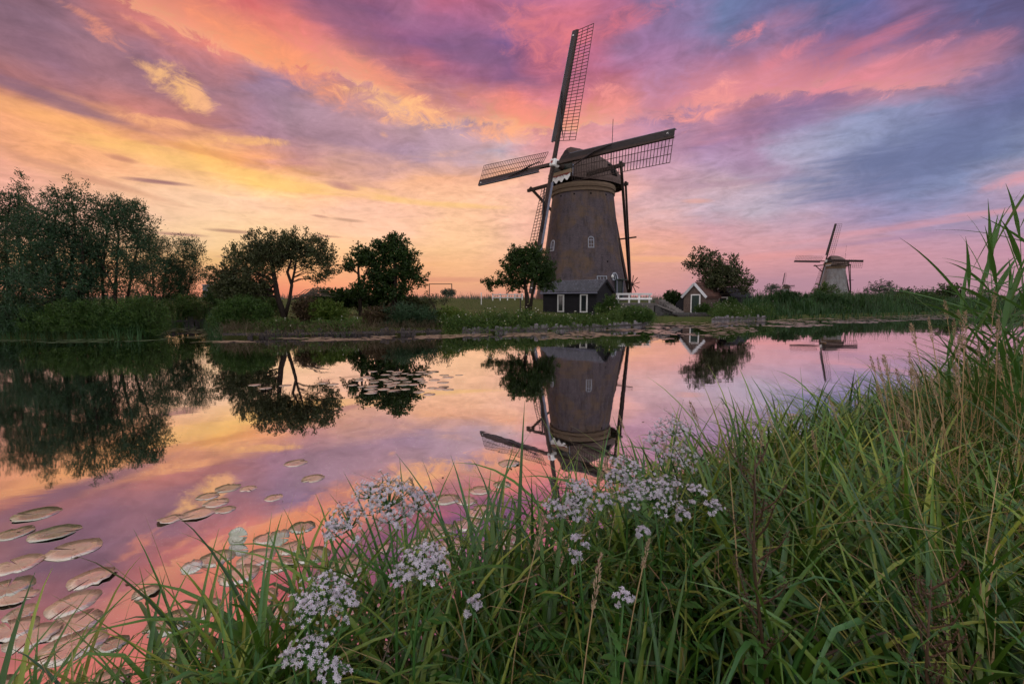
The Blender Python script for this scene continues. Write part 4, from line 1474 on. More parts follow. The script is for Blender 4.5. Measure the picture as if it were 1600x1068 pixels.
def build_trees():
    W = dict(leaf=(.14, .036), per=66, spread=.40, leafmat='willow', up=.9, droop=.15)
    px_tree('willow_tree', 'tall grey green willow at the left edge with thin upright stems', 'tree', (25, 505), 21,
            [[(10, 505, .10), (14, 440, .07), (8, 370, .045), (18, 300, .02)], [(32, 505, .10, .4), (38, 430, .06, .4), (26, 350, .04, .4), (30, 300, .02, .3)], [(-20, 505, .1, .8), (-25, 400, .05, .8), (-20, 320, .03, .8)]],
            [(8, 345, 24, 36), (42, 326, 16, 28), (-20, 362, 30, 44), (40, 302, 10, 15), (8, 312, 9, 18), (60, 360, 16, 26), (20, 405, 44, 40), (-30, 430, 36, 50, -.5), (30, 460, 60, 38, -.8), (38, 290, 4, 14), (48, 300, 4, 14), (8, 296, 4, 14), (20, 304, 4, 14), (-6, 300, 5, 14)], n_clu=430, **W)
    px_tree('willow_tree', 'broad dense willow second from the left edge, dark against the sunset', 'tree', (95, 505), 20.5,
            [[(85, 505, .11), (92, 440, .08), (82, 380, .05), (90, 320, .02)], [(102, 505, .10, .5), (110, 430, .07, .5), (118, 360, .04, .5), (112, 310, .02, .5)], [(120, 505, .08, -.3), (130, 440, .06, -.3), (128, 370, .03, -.3)]],
            [(90, 346, 34, 30), (112, 322, 17, 18), (122, 365, 22, 36), (70, 380, 36, 40), (100, 405, 44, 44), (85, 455, 56, 36, -.8), (130, 430, 24, 40), (104, 296, 5, 14), (116, 294, 5, 16), (128, 312, 5, 16), (88, 304, 5, 14), (76, 320, 5, 16)], n_clu=480, **W)
    W2 = dict(W)
    W2.update(per=58)
    px_tree('willow_tree', 'airy multi stemmed willow with bare dark stems showing the sky, third from left', 'tree', (182, 503), 21,
            [[(165, 505, .07), (160, 450, .05), (163, 390, .03), (172, 340, .015)], [(178, 505, .08), (181, 440, .06), (186, 370, .03), (180, 330, .015)], [(190, 505, .08, .4), (203, 445, .05, .4), (214, 390, .03, .4), (222, 350, .012, .4)], [(184, 505, .06, -.4), (178, 450, .045, -.4), (150, 395, .02, -.4)]],
            [(180, 338, 30, 22), (208, 350, 24, 24), (163, 365, 22, 24), (190, 382, 40, 22), (222, 375, 14, 18), (165, 410, 24, 18), (215, 412, 26, 22), (180, 445, 40, 18), (172, 318, 5, 14), (186, 316, 5, 14), (204, 328, 4, 14), (218, 332, 5, 14), (158, 340, 5, 14), (228, 352, 4, 12)], n_clu=300, shell=.3, **W2)
    px_tree('willow_tree', 'lower round willow fourth from the left with reddish gaps of sky', 'tree', (245, 490), 29.5,
            [[(238, 502, .07), (240, 450, .05), (236, 400, .02)], [(250, 502, .07, .4), (258, 440, .04, .4), (262, 395, .02, .4)], [(246, 502, .05), (228, 440, .03)]],
            [(238, 385, 14, 18), (255, 400, 22, 20), (235, 425, 26, 24), (262, 430, 24, 24), (250, 460, 36, 20), (232, 366, 4, 10), (246, 372, 4, 10), (266, 384, 5, 10)], n_clu=270, shell=.35, **W2)
    px_tree('willow_tree', 'small feathery willow at the right end of the left tree group', 'tree', (283, 489), 29.5,
            [[(278, 498, .06), (282, 445, .04), (288, 400, .015)], [(284, 498, .05), (298, 440, .03), (308, 400, .012)]],
            [(290, 390, 14, 12), (305, 402, 14, 12), (282, 415, 24, 18), (304, 428, 20, 16), (280, 450, 26, 18), (286, 378, 4, 9), (298, 384, 4, 9), (312, 390, 5, 8), (318, 402, 6, 5)], n_clu=200, shell=.3, **W2)
    A = dict(leaf=(.095, .055), per=66, spread=.30, leafmat='apple', up=.3)
    px_tree('apple_tree', 'old leaning fruit tree with an arched crown and forked dark trunk', 'tree', (447, 503), 22,
            [[(448, 506, .17), (443, 490, .15), (434, 465, .13), (429, 435, .11), (424, 405, .07), (410, 385, .04)], [(445, 496, .10), (452, 470, .08), (456, 445, .075), (449, 425, .07), (455, 408, .05), (448, 385, .03)],
             [(455, 448, .06), (461, 420, .055), (463, 405, .045), (480, 388, .03), (500, 395, .02)], [(430, 440, .07), (400, 425, .05), (370, 425, .03)]],
            [(440, 376, 30, 9), (470, 380, 26, 10), (405, 385, 28, 13), (500, 394, 17, 15), (505, 415, 12, 14), (495, 430, 12, 10), (385, 405, 32, 15), (418, 408, 30, 16), (358, 432, 24, 16), (392, 436, 40, 20), (350, 450, 18, 12), (385, 455, 40, 14), (503, 402, 20, 18), (512, 425, 10, 12), (465, 400, 20, 10), (480, 412, 14, 9), (345, 440, 16, 16), (440, 385, 30, 12), (470, 389, 24, 12), (425, 396, 30, 13), (436, 366, 8, 5), (395, 368, 4, 6), (415, 370, 4, 6), (462, 368, 4, 6), (478, 370, 4, 6), (505, 380, 4, 6), (372, 408, 5, 6)],
            n_clu=560, shell=.25, **A)
    O = dict(leaf=(.14, .09), per=44, spread=.30, leafmat='oak', up=.2)
    px_tree('garden_tree', 'slim tree with layered crown, left one of the twin garden trees', 'tree', (566, 478), 27,
            [[(563, 480, .12), (562, 450, .10), (560, 425, .07), (560, 395, .03)], [(564, 462, .08), (570, 430, .06), (580, 410, .03)], [(561, 430, .05), (548, 415, .03)]],
            [(560, 393, 11, 8), (566, 402, 12, 9), (547, 411, 12, 8), (578, 410, 12, 10), (585, 428, 12, 9), (540, 418, 7, 4), (565, 455, 12, 14)], n_clu=120, shell=.3, **O)
    px_tree('garden_tree', 'larger round crowned tree, right one of the twin garden trees', 'tree', (616, 482), 27.5,
            [[(615, 484, .19), (616, 455, .16), (618, 425, .12), (614, 395, .06)], [(618, 484, .12, .3), (626, 458, .09, .3), (636, 430, .05, .3)], [(617, 440, .08), (600, 420, .05)]],
            [(606, 386, 19, 10), (622, 377, 12, 7), (633, 377, 8, 6), (598, 400, 16, 12), (618, 402, 20, 13), (634, 400, 14, 10), (640, 420, 16, 11), (652, 435, 13, 9), (628, 426, 16, 13), (602, 430, 18, 14), (590, 445, 14, 12), (640, 445, 12, 8), (612, 455, 26, 14), (664, 436, 5, 5)], n_clu=330, shell=.25, **O)
    px_tree('garden_tree', 'bushy dark green tree overlapping the left end of the black shed', 'tree', (826, 482), 31,
            [[(824, 484, .16), (823, 462, .13), (820, 440, .10), (822, 410, .05)], [(827, 484, .13), (832, 458, .10), (838, 435, .06), (846, 412, .03)], [(823, 455, .07), (806, 438, .05), (785, 440, .03)]],
            [(808, 395, 14, 8), (838, 394, 17, 9), (820, 402, 20, 11), (802, 410, 17, 12), (846, 408, 17, 12), (795, 425, 14, 10), (825, 425, 30, 16), (856, 425, 14, 14), (780, 440, 15, 8), (764, 443, 9, 5), (805, 442, 18, 10), (850, 440, 18, 10)],
            n_clu=360, shell=.1, **O)
    px_tree('garden_tree', 'spreading spiky tree leaning over the tiny brick house', 'tree', (1120, 486), 39.3,
            [[(1117, 486, .16), (1116, 462, .14), (1112, 440, .10), (1100, 420, .05), (1088, 408, .03)], [(1116, 455, .1), (1130, 435, .07), (1148, 428, .04)], [(1112, 436, .06), (1118, 415, .03), (1124, 404, .02)]],
            [(1090, 408, 11, 5), (1085, 414, 9, 4), (1103, 414, 14, 7), (1122, 410, 12, 6), (1112, 424, 22, 10), (1135, 424, 20, 9), (1150, 430, 18, 9), (1160, 442, 14, 9), (1130, 440, 28, 11), (1108, 444, 16, 10), (1164, 452, 9, 6), (1078, 416, 6, 3), (1085, 402, 3, 8), (1097, 399, 3, 10), (1111, 398, 3, 10), (1124, 401, 3, 9), (1146, 410, 3, 9), (1157, 418, 3, 8), (1134, 408, 3, 9)],
            n_clu=300, shell=.2, leaf=(.17, .10), per=40, spread=.40, leafmat='apple', up=.8)
    px_tree('sapling', 'small bare branched fruit sapling on the bank lawn', 'tree', (685, 500), 24.5,
            [[(684, 503, .05), (683, 492, .045), (680, 480, .03), (672, 468, .02)], [(683, 492, .035), (691, 480, .025), (699, 468, .015)], [(682, 488, .025), (676, 476, .015)]],
            [(672, 466, 9, 6), (697, 466, 10, 7), (685, 470, 16, 9)], n_clu=46, shell=.2, leaf=(.08, .05), per=12, spread=.22, leafmat='apple', up=.6)
    # far trees and bushes on the right
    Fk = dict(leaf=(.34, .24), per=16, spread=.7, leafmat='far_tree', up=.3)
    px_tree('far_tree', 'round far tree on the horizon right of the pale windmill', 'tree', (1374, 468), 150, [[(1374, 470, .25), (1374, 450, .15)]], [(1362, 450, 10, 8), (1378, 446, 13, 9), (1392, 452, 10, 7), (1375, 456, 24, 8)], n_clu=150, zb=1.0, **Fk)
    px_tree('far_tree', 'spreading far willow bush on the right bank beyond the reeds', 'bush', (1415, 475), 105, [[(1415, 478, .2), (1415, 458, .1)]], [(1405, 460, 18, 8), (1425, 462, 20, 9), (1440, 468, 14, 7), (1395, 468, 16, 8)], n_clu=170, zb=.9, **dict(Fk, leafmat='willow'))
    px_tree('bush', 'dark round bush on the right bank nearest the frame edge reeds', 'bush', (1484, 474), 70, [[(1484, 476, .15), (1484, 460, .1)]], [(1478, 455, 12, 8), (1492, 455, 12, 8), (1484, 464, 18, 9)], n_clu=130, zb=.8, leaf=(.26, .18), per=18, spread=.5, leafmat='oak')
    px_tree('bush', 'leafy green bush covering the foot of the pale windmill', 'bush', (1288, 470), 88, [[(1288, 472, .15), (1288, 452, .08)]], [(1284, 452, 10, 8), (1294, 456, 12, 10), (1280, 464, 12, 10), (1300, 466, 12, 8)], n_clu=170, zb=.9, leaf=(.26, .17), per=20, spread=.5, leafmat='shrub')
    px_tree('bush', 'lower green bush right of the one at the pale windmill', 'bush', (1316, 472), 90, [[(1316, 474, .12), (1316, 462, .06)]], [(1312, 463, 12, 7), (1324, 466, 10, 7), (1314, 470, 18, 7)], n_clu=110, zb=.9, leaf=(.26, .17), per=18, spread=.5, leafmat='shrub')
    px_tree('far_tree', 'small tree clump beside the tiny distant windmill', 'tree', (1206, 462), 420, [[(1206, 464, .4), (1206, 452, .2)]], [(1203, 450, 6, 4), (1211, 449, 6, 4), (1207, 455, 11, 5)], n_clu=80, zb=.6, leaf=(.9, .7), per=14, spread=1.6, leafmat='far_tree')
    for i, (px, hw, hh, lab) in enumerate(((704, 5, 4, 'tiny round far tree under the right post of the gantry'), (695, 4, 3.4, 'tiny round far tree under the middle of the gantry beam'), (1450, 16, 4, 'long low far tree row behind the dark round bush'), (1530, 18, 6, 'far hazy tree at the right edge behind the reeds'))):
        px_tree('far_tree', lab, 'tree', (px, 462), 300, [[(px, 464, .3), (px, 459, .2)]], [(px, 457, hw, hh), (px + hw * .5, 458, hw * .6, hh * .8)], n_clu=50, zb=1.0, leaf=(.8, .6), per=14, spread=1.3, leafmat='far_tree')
    # shrubs on the far bank
    S = dict(per=60, spread=.26, leaf=(.11, .032), branches=True, up=.9, crownname='foliage')

    def shrub(label, px, py, Y, blobs, n, mat='shrub', cat='shrub', name='shrub', **kw):
        k = dict(S)
        k.update(kw)
        return px_tree(name, label, cat, (px, py), Y, [[(px, py + 2, .03), (px, py - 12, .02)]], blobs, n_clu=n, leafmat=mat, **k)
    shrub('dark waterside bush at the far left edge under the willows', 20, 522, 18.9, [(5, 505, 40, 22), (40, 500, 36, 22), (-30, 500, 40, 26)], 150, 'willow')
    shrub('dark green waterside bush left of centre under the second willow', 95, 522, 18.9, [(80, 505, 32, 20), (115, 500, 34, 22)], 150)
    shrub('rounded green bush with drooping shoots below the airy willow', 165, 520, 19.2, [(150, 500, 32, 22), (185, 495, 28, 20)], 170)
    shrub('pale green rounded bush at the right end of the left waterside bushes', 225, 519, 19.6, [(218, 495, 26, 24), (240, 500, 20, 20)], 160)
    shrub('green bush above the small dark inlet', 290, 500, 27, [(280, 480, 24, 14), (305, 482, 24, 14), (330, 478, 16, 16)], 150)
    shrub('large feathery shrub beside the inlet, left of the leaning fruit tree', 368, 522, 20.8, [(360, 495, 24, 20), (382, 490, 24, 22), (345, 508, 14, 14), (402, 494, 18, 18), (375, 512, 34, 12)], 300)
    shrub('upright green bush behind the leaning trunk', 415, 498, 24, [(412, 480, 14, 16), (425, 484, 12, 14)], 90)
    shrub('russet leaved bush right of the leaning trunk', 480, 500, 22.5, [(478, 484, 14, 14), (488, 490, 12, 12)], 100, 'rust', leaf=(.10, .06))
    shrub('yellow green bush right of the russet one', 512, 502, 22.5, [(508, 488, 16, 12), (524, 490, 12, 10)], 120, 'lime', leaf=(.11, .05))
    shrub('dark hedge bush behind the fruit tree on its left side', 375, 478, 27, [(365, 462, 24, 16), (395, 462, 24, 16), (345, 465, 18, 14)], 150, 'oak', leaf=(.14, .09))
    shrub('dark hedge bush between the fruit tree and the twin trees', 525, 482, 29, [(510, 466, 20, 10), (535, 468, 22, 11), (552, 470, 14, 9)], 150, 'oak', leaf=(.14, .09))
    shrub('low dark bush under the larger twin tree', 595, 482, 29, [(580, 470, 18, 10), (600, 472, 18, 10)], 100, 'oak', leaf=(.14, .09))
    shrub('low olive bush right of the larger twin tree', 645, 484, 28, [(640, 476, 16, 8), (660, 478, 14, 8)], 80, 'apple', leaf=(.10, .06))
    shrub('bushy clump of tall herbs on the bank below the twin trees', 590, 512, 22, [(585, 500, 16, 12), (605, 498, 14, 13)], 110, 'rust', leaf=(.13, .035))
    shrub('grey green rosette of iris leaves on the bank below the twin trees', 640, 515, 21.8, [(630, 502, 22, 13), (655, 505, 18, 11)], 120, 'willow', leaf=(.30, .03), spread=.35)
    shrub('bright yellow green bush on the lawn edge beside the sapling', 706, 506, 22.6, [(700, 496, 14, 9), (716, 498, 12, 8)], 90, 'lime', leaf=(.09, .05))
    shrub('leafy bush growing against the gable end of the black shed', 940, 492, 30, [(944, 484, 9, 8), (954, 478, 8, 11)], 70, 'shrub', leaf=(.12, .06))
    shrub('rounded green bush at the tip of the planked bank by the bridge', 995, 506, 27.2, [(990, 496, 18, 10), (1006, 499, 12, 8)], 130, 'shrub', leaf=(.11, .05))
    shrub('bush behind the steps next to the brick house', 1058, 468, 42, [(1050, 466, 12, 8), (1062, 470, 8, 8)], 70, 'oak', leaf=(.15, .09))
    shrub('green waterside bush in front of the black shed with the green door', 1128, 496, 37, [(1122, 486, 14, 9), (1140, 482, 10, 12)], 100, 'shrub', leaf=(.15, .06))
    shrub('green waterside bush left of the brick house landing', 1100, 492, 36.5, [(1098, 486, 10, 7)], 40, 'shrub', leaf=(.15, .06))
    shrub('rounded reed green bush on the right bank, left of the pale windmill', 1232, 490, 45, [(1222, 471, 20, 13), (1244, 474, 17, 13)], 190, 'reed_far', leaf=(.26, .05))
    shrub('dark rounded bush low on the right bank before the pale windmill', 1290, 492, 46, [(1282, 473, 22, 13), (1306, 476, 18, 12)], 190, 'reed_far', leaf=(.26, .05))
    shrub('low grey green bush on the right bank right of the pale windmill', 1352, 486, 55, [(1344, 472, 19, 10), (1366, 474, 16, 9)], 140, 'willow', leaf=(.30, .06))
    shrub('broad olive bush on the right bank under the far willow', 1432, 486, 58, [(1418, 470, 20, 11), (1446, 472, 20, 11)], 160, 'shrub', leaf=(.32, .07))
    shrub('leafy clump at the right end of the planks below the black shed', 1178, 498, 39, [(1170, 486, 16, 11), (1192, 488, 16, 10)], 130, 'shrub', leaf=(.20, .05))


build_trees()


def dead_branches():
    p = at(478, 470, 24)
    root = thing('dead_branches', 'bleached fallen dead branches lying beside the fruit tree', 'branches', (p.x, p.y, zf(p.x, p.y)), 0)
    for k in range(20):
        a, b = at(random.uniform(452, 478), random.uniform(462, 472), 24 + random.uniform(-.5, .5)), at(random.uniform(488, 526), random.uniform(447, 464), 24 + random.uniform(-.5, .5))
        o = root.location
        mid = a.lerp(b, .5) + Vector((0, 0, random.uniform(.05, .3)))
        part('branch', MB().tube([a - o, mid - o, b - o], [.022, .016, .006], 5), M['dead_wood'], root)


dead_branches()


# ------------------------------------------------------------------ herbs, reeds and grass of the far side (nobody could count them)
def scatter_strip(px0, px1, dens, d0, d1, Yr):
    """random points between two distances inland of the far shore, inside a picture-width range"""
    out = []
    while len(out) < dens:
        n = dens * 6
        Y = RNG.uniform(Yr[0], Yr[1], n)
        px = RNG.uniform(px0, px1, n)
        X = (px - CX0) / FPX * Y
        d = far_d(X, Y)
        k = (d > d0) & (d < d1)
        out += list(zip(X[k], Y[k]))
    a = np.array(out[:dens])
    return np.column_stack([a, far_h(a[:, 0], a[:, 1]) - .03])


def far_plants():
    s = Soup()
    B = scatter_strip(1160, 1700, 17000, -.15, 7.0, (35, 85))
    # humped reed bed: taller in clumps
    hump = 0.74 + 0.30 * np.sin(B[:, 0] * .55 + 1.0) * np.sin(B[:, 1] * .31 + B[:, 0] * .2) + .26 * np.sin(B[:, 0] * 1.3 + B[:, 1] * .7)
    dd = far_d(B[:, 0], B[:, 1])
    L = RNG.uniform(1.2, 2.1, len(B)) * hump * np.clip(.55 + dd * .3, .5, 1.05)
    s.add(*blade_faces(B, RNG.uniform(0, 6.28, len(B)), L, RNG.uniform(.05, .10, len(B)), RNG.uniform(0, .22, len(B)), RNG.uniform(.1, .9, len(B)), 3))
    tag(link('reed_bed', s.mesh('reed_bed'), M['reed_far']), 'long dense bed of green reeds along the right far bank', 'reeds', kind='stuff')
    s = Soup()
    B = scatter_strip(1150, 1700, 6000, 7.0, 60, (50, 160))
    s.add(*blade_faces(B, RNG.uniform(0, 6.28, len(B)), RNG.uniform(1.2, 2.2, len(B)), RNG.uniform(.08, .16, len(B)), RNG.uniform(0, .2, len(B)), RNG.uniform(.1, .6, len(B)), 2))
    B2 = scatter_strip(-100, 1160, 9000, 35, 160, (62, 190))
    s.add(*blade_faces(B2, RNG.uniform(0, 6.28, len(B2)), RNG.uniform(1.4, 2.4, len(B2)), RNG.uniform(.10, .22, len(B2)), RNG.uniform(0, .2, len(B2)), RNG.uniform(.1, .6, len(B2)), 2))
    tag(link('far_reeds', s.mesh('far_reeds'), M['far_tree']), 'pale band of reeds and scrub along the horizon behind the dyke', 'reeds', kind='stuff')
    # lawn and rough grass of the islet
    s = Soup()
    B = scatter_strip(-60, 1220, 26000, .1, 30, (18, 58))
    S = RNG.uniform(.10, .26, len(B)) * np.where(far_d(B[:, 0], B[:, 1]) < 2.2, 1.7, 1.0)
    s.add(*blade_faces(B, RNG.uniform(0, 6.28, len(B)), S, RNG.uniform(.012, .03, len(B)), RNG.uniform(0, .5, len(B)), RNG.uniform(.2, 1.0, len(B)), 2))
    tag(link('meadow_grass', s.mesh('meadow_grass'), M['grass']), 'rough green grass on the far bank lawn and dyke', 'grass', kind='stuff')
    # flowering herb border below the shed
    P = []
    for px0, px1, n, hh in ((690, 760, 80, .55), (760, 835, 110, .75), (835, 935, 140, .50), (935, 1018, 120, .85), (1110, 1205, 120, .95), (400, 560, 60, .45)):
        B = scatter_strip(px0, px1, n, -.05, 1.7, (19, 42))
        for b in B:
            h = hh * random.uniform(.6, 1.25)
            P.append((b, h))
    C = np.array([p[0] for p in P])
    H = np.array([p[1] for p in P])
    per = 110
    ci = np.repeat(np.arange(len(C)), per)
    r = RNG.normal(size=(len(ci), 3)) * np.array([.22, .22, .0])
    Q = C[ci] + r
    Q[:, 2] += RNG.uniform(0, 1, len(ci)) ** .7 * H[ci] * np.exp(-(r[:, 0] ** 2 + r[:, 1] ** 2) * 4)
    D = unit(RNG.normal(size=Q.shape) + np.array([0, 0, .8]))
    V, F = leaf_faces(Q, D, RNG.uniform(.06, .16, len(Q)), RNG.uniform(.02, .05, len(Q)))
    tag(link('herb_border', np_mesh('herb_border', V, F), M['herb']), 'lush green border of wild herbs along the planked far bank', 'herbs', kind='stuff')
    fl = RNG.choice(len(C), 260)
    P = C[fl] + RNG.normal(size=(260, 3)) * np.array([.25, .25, .04]) + np.array([0, 0, 1]) * (H[fl] * RNG.uniform(.7, 1.1, 260))[:, None]
    S = Soup()
    for k in range(4):
        S.add(*leaf_faces(P, unit(RNG.normal(size=P.shape) + np.array([0, 0, 1.0])), RNG.uniform(.03, .07, 260), RNG.uniform(.03, .06, 260)))
    fm = leafy('pale_flower', (.55, .55, .50), (.70, .70, .68), (.60, .50, .10), .2)
    tag(link('border_flowers', S.mesh('border_flowers'), fm), 'white and yellow flowers dotted through the far bank herb border', 'flowers', kind='stuff')
    # dead reed litter hanging over the rotten planks
    B = scatter_strip(345, 690, 2600, -.12, .7, (18, 24))
    B[:, 2] = np.maximum(B[:, 2], .02) + RNG.uniform(0, .15, len(B))
    s = Soup()
    s.add(*blade_faces(B, RNG.uniform(3.3, 6.1, len(B)), RNG.uniform(.3, .7, len(B)), RNG.uniform(.012, .025, len(B)), RNG.uniform(.2, 1.1, len(B)), RNG.uniform(.6, 2.0, len(B)), 4))
    tag(link('reed_litter', s.mesh('reed_litter'), M['dry']), 'tangled dead brown reed litter along the bank edge below the fruit tree', 'litter', kind='stuff')
    # waterside sedge at the left, dark
    B = scatter_strip(-80, 345, 5200, -.2, .9, (17.5, 30))
    s = Soup()
    s.add(*blade_faces(B, RNG.uniform(0, 6.28, len(B)), RNG.uniform(.5, 1.25, len(B)), RNG.uniform(.015, .03, len(B)), RNG.uniform(0, .3, len(B)), RNG.uniform(.2, 1.3, len(B)), 4))
    tag(link('waterside_sedge', s.mesh('waterside_sedge'), M['reed_far']), 'dark green sedge fringe at the foot of the left bushes', 'sedge', kind='stuff')


far_plants()


# ------------------------------------------------------------------ lily pads
def pad_material(name, c1, c2, c3):
    m, w = new_mat(name)
    g = w.n('ShaderNodeNewGeometry')
    oi = w.n('ShaderNodeObjectInfo')
    tc = w.n('ShaderNodeTexCoord')
    n1 = w.noise(g.outputs['Position'], 9.0, 5, 0.6)
    x, y, z = w.sep(tc.outputs['Object'])
    vein = w.m('ABSOLUTE', w.m('SINE', w.m('MULTIPLY', w.m('ARCTAN2', x, y), 9.0)))
    col = w.mix(w.rng(n1, 0.35, 0.65), c4(c1), c4(c2))
    col = w.mix(w.rng(oi.outputs['Random'], 0.55, 1.0, 0.0, 0.8), col, c4(c3))
    col = w.mix(w.rng(oi.outputs['Random'], 0.0, 0.30, 0.75, 0.0), col, (0.20, 0.21, 0.09, 1))
    spot = w.noise(g.outputs['Position'], 31.0, 3, 0.7)
    col = w.mix(w.rng(spot, 0.60, 0.68, 0.0, 0.8), col, (0.10, 0.075, 0.04, 1))
    col = w.mix(w.rng(vein, 0.0, 0.16, 0.35, 0.0), col, c4(tuple(v * .5 for v in c1)))
    nb = bump(w, w.m('ADD', n1, w.rng(vein, 0.0, 0.3, 0.0, 0.25)), 0.012, 0.6)
    dry = pbsdf(w, col, 0.35, 0.6, nb)
    wet = w.n('ShaderNodeBsdfGlossy')                # a film of water lies over parts of every leaf
    wet.inputs['Color'].default_value = (0.85, 0.82, 0.80, 1)
    wet.inputs['Roughness'].default_value = 0.16
    w.put(wet.inputs['Normal'], nb)
    mx = w.n('ShaderNodeMixShader')
    n3 = w.noise(g.outputs['Position'], 4.0, 4, 0.6)
    w.put(mx.inputs[0], w.rng(n3, 0.35, 0.65, 0.22, 0.62))
    m.node_tree.links.new(dry, mx.inputs[1])
    m.node_tree.links.new(wet.outputs[0], mx.inputs[2])
    return finish(m, w, mx.outputs[0])


M['pad'] = pad_material('lily_pad_skin', (0.60, 0.44, 0.30), (0.48, 0.40, 0.25), (0.66, 0.44, 0.31))  # pale beige leaf, with the peach of the reflected sky put into its colour
M['pad_green'] = pad_material('green_lily_pad_skin', (0.13, 0.20, 0.09), (0.20, 0.24, 0.12), (0.36, 0.30, 0.17))


def pad_mesh(r, lift=0.0, wav=0.0005, n=26, cut=0.07):
    """a floating leaf with its slit, thin edge, slightly waved rim"""
    e = random.uniform(.86, 1.0)
    ph = random.uniform(0, 6)
    ring = []
    mid = []
    for k in range(n):
        a = cut + (2 * math.pi - 2 * cut) * k / (n - 1)
        rr = r * (1 + .035 * math.sin(5 * a + ph) + .02 * math.sin(11 * a + 2 * ph) + random.uniform(-.02, .02)) * (random.uniform(.72, .9) if random.random() < .05 else 1)
        z = 0.0010 + wav * (1 + math.sin(3 * a + ph)) + lift * (max(0, math.cos(a - math.pi)) ** 2 if lift > 0 else 1) * .0
        if lift:
            z += abs(lift) * max(0, math.cos(a - ph)) ** 3
        ring.append(Vector((rr * math.cos(a), rr * e * math.sin(a), z)))
        mid.append(Vector((rr * .55 * math.cos(a), rr * .55 * e * math.sin(a), 0.0016 + wav * .5 * (1 + math.sin(2 * a + ph)))))
    c = Vector((0.02 * r, 0, 0.0014))
    top = [c] + mid + ring
    bot = [p - Vector((0, 0, .0012)) for p in ring]
    vs = top + bot
    fs = []
    for k in range(n - 1):
        fs.append((0, 1 + k, 2 + k))
        fs.append((1 + k, 1 + n + k, 2 + n + k, 2 + k))
        fs.append((1 + n + k, 1 + 2 * n + k, 2 + 2 * n + k, 2 + n + k))
    return MB().add(vs, fs)


PADS = []
PAD_XY = []


def pad_at(x, y, r, label, group=None, green=False, lift=0.0, key=None):
    if key is not None:
        me = key
    else:
        me = pad_mesh(r, lift).mesh('lily_pad', True)
        me.materials.append(M['pad_green' if green else 'pad'])
    o = link('lily_pad', me)
    o.location = (x, y, 0.0003 + random.uniform(0, .0012))
    o.rotation_euler = (random.uniform(-.001, .001), random.uniform(-.001, .001), random.uniform(0, 6.28))
    if key is not None:
        s = r / .2
        o.scale = (s, s, 1)
    tag(o, label, 'lily pad', group)
    PADS.append(o)
    return o


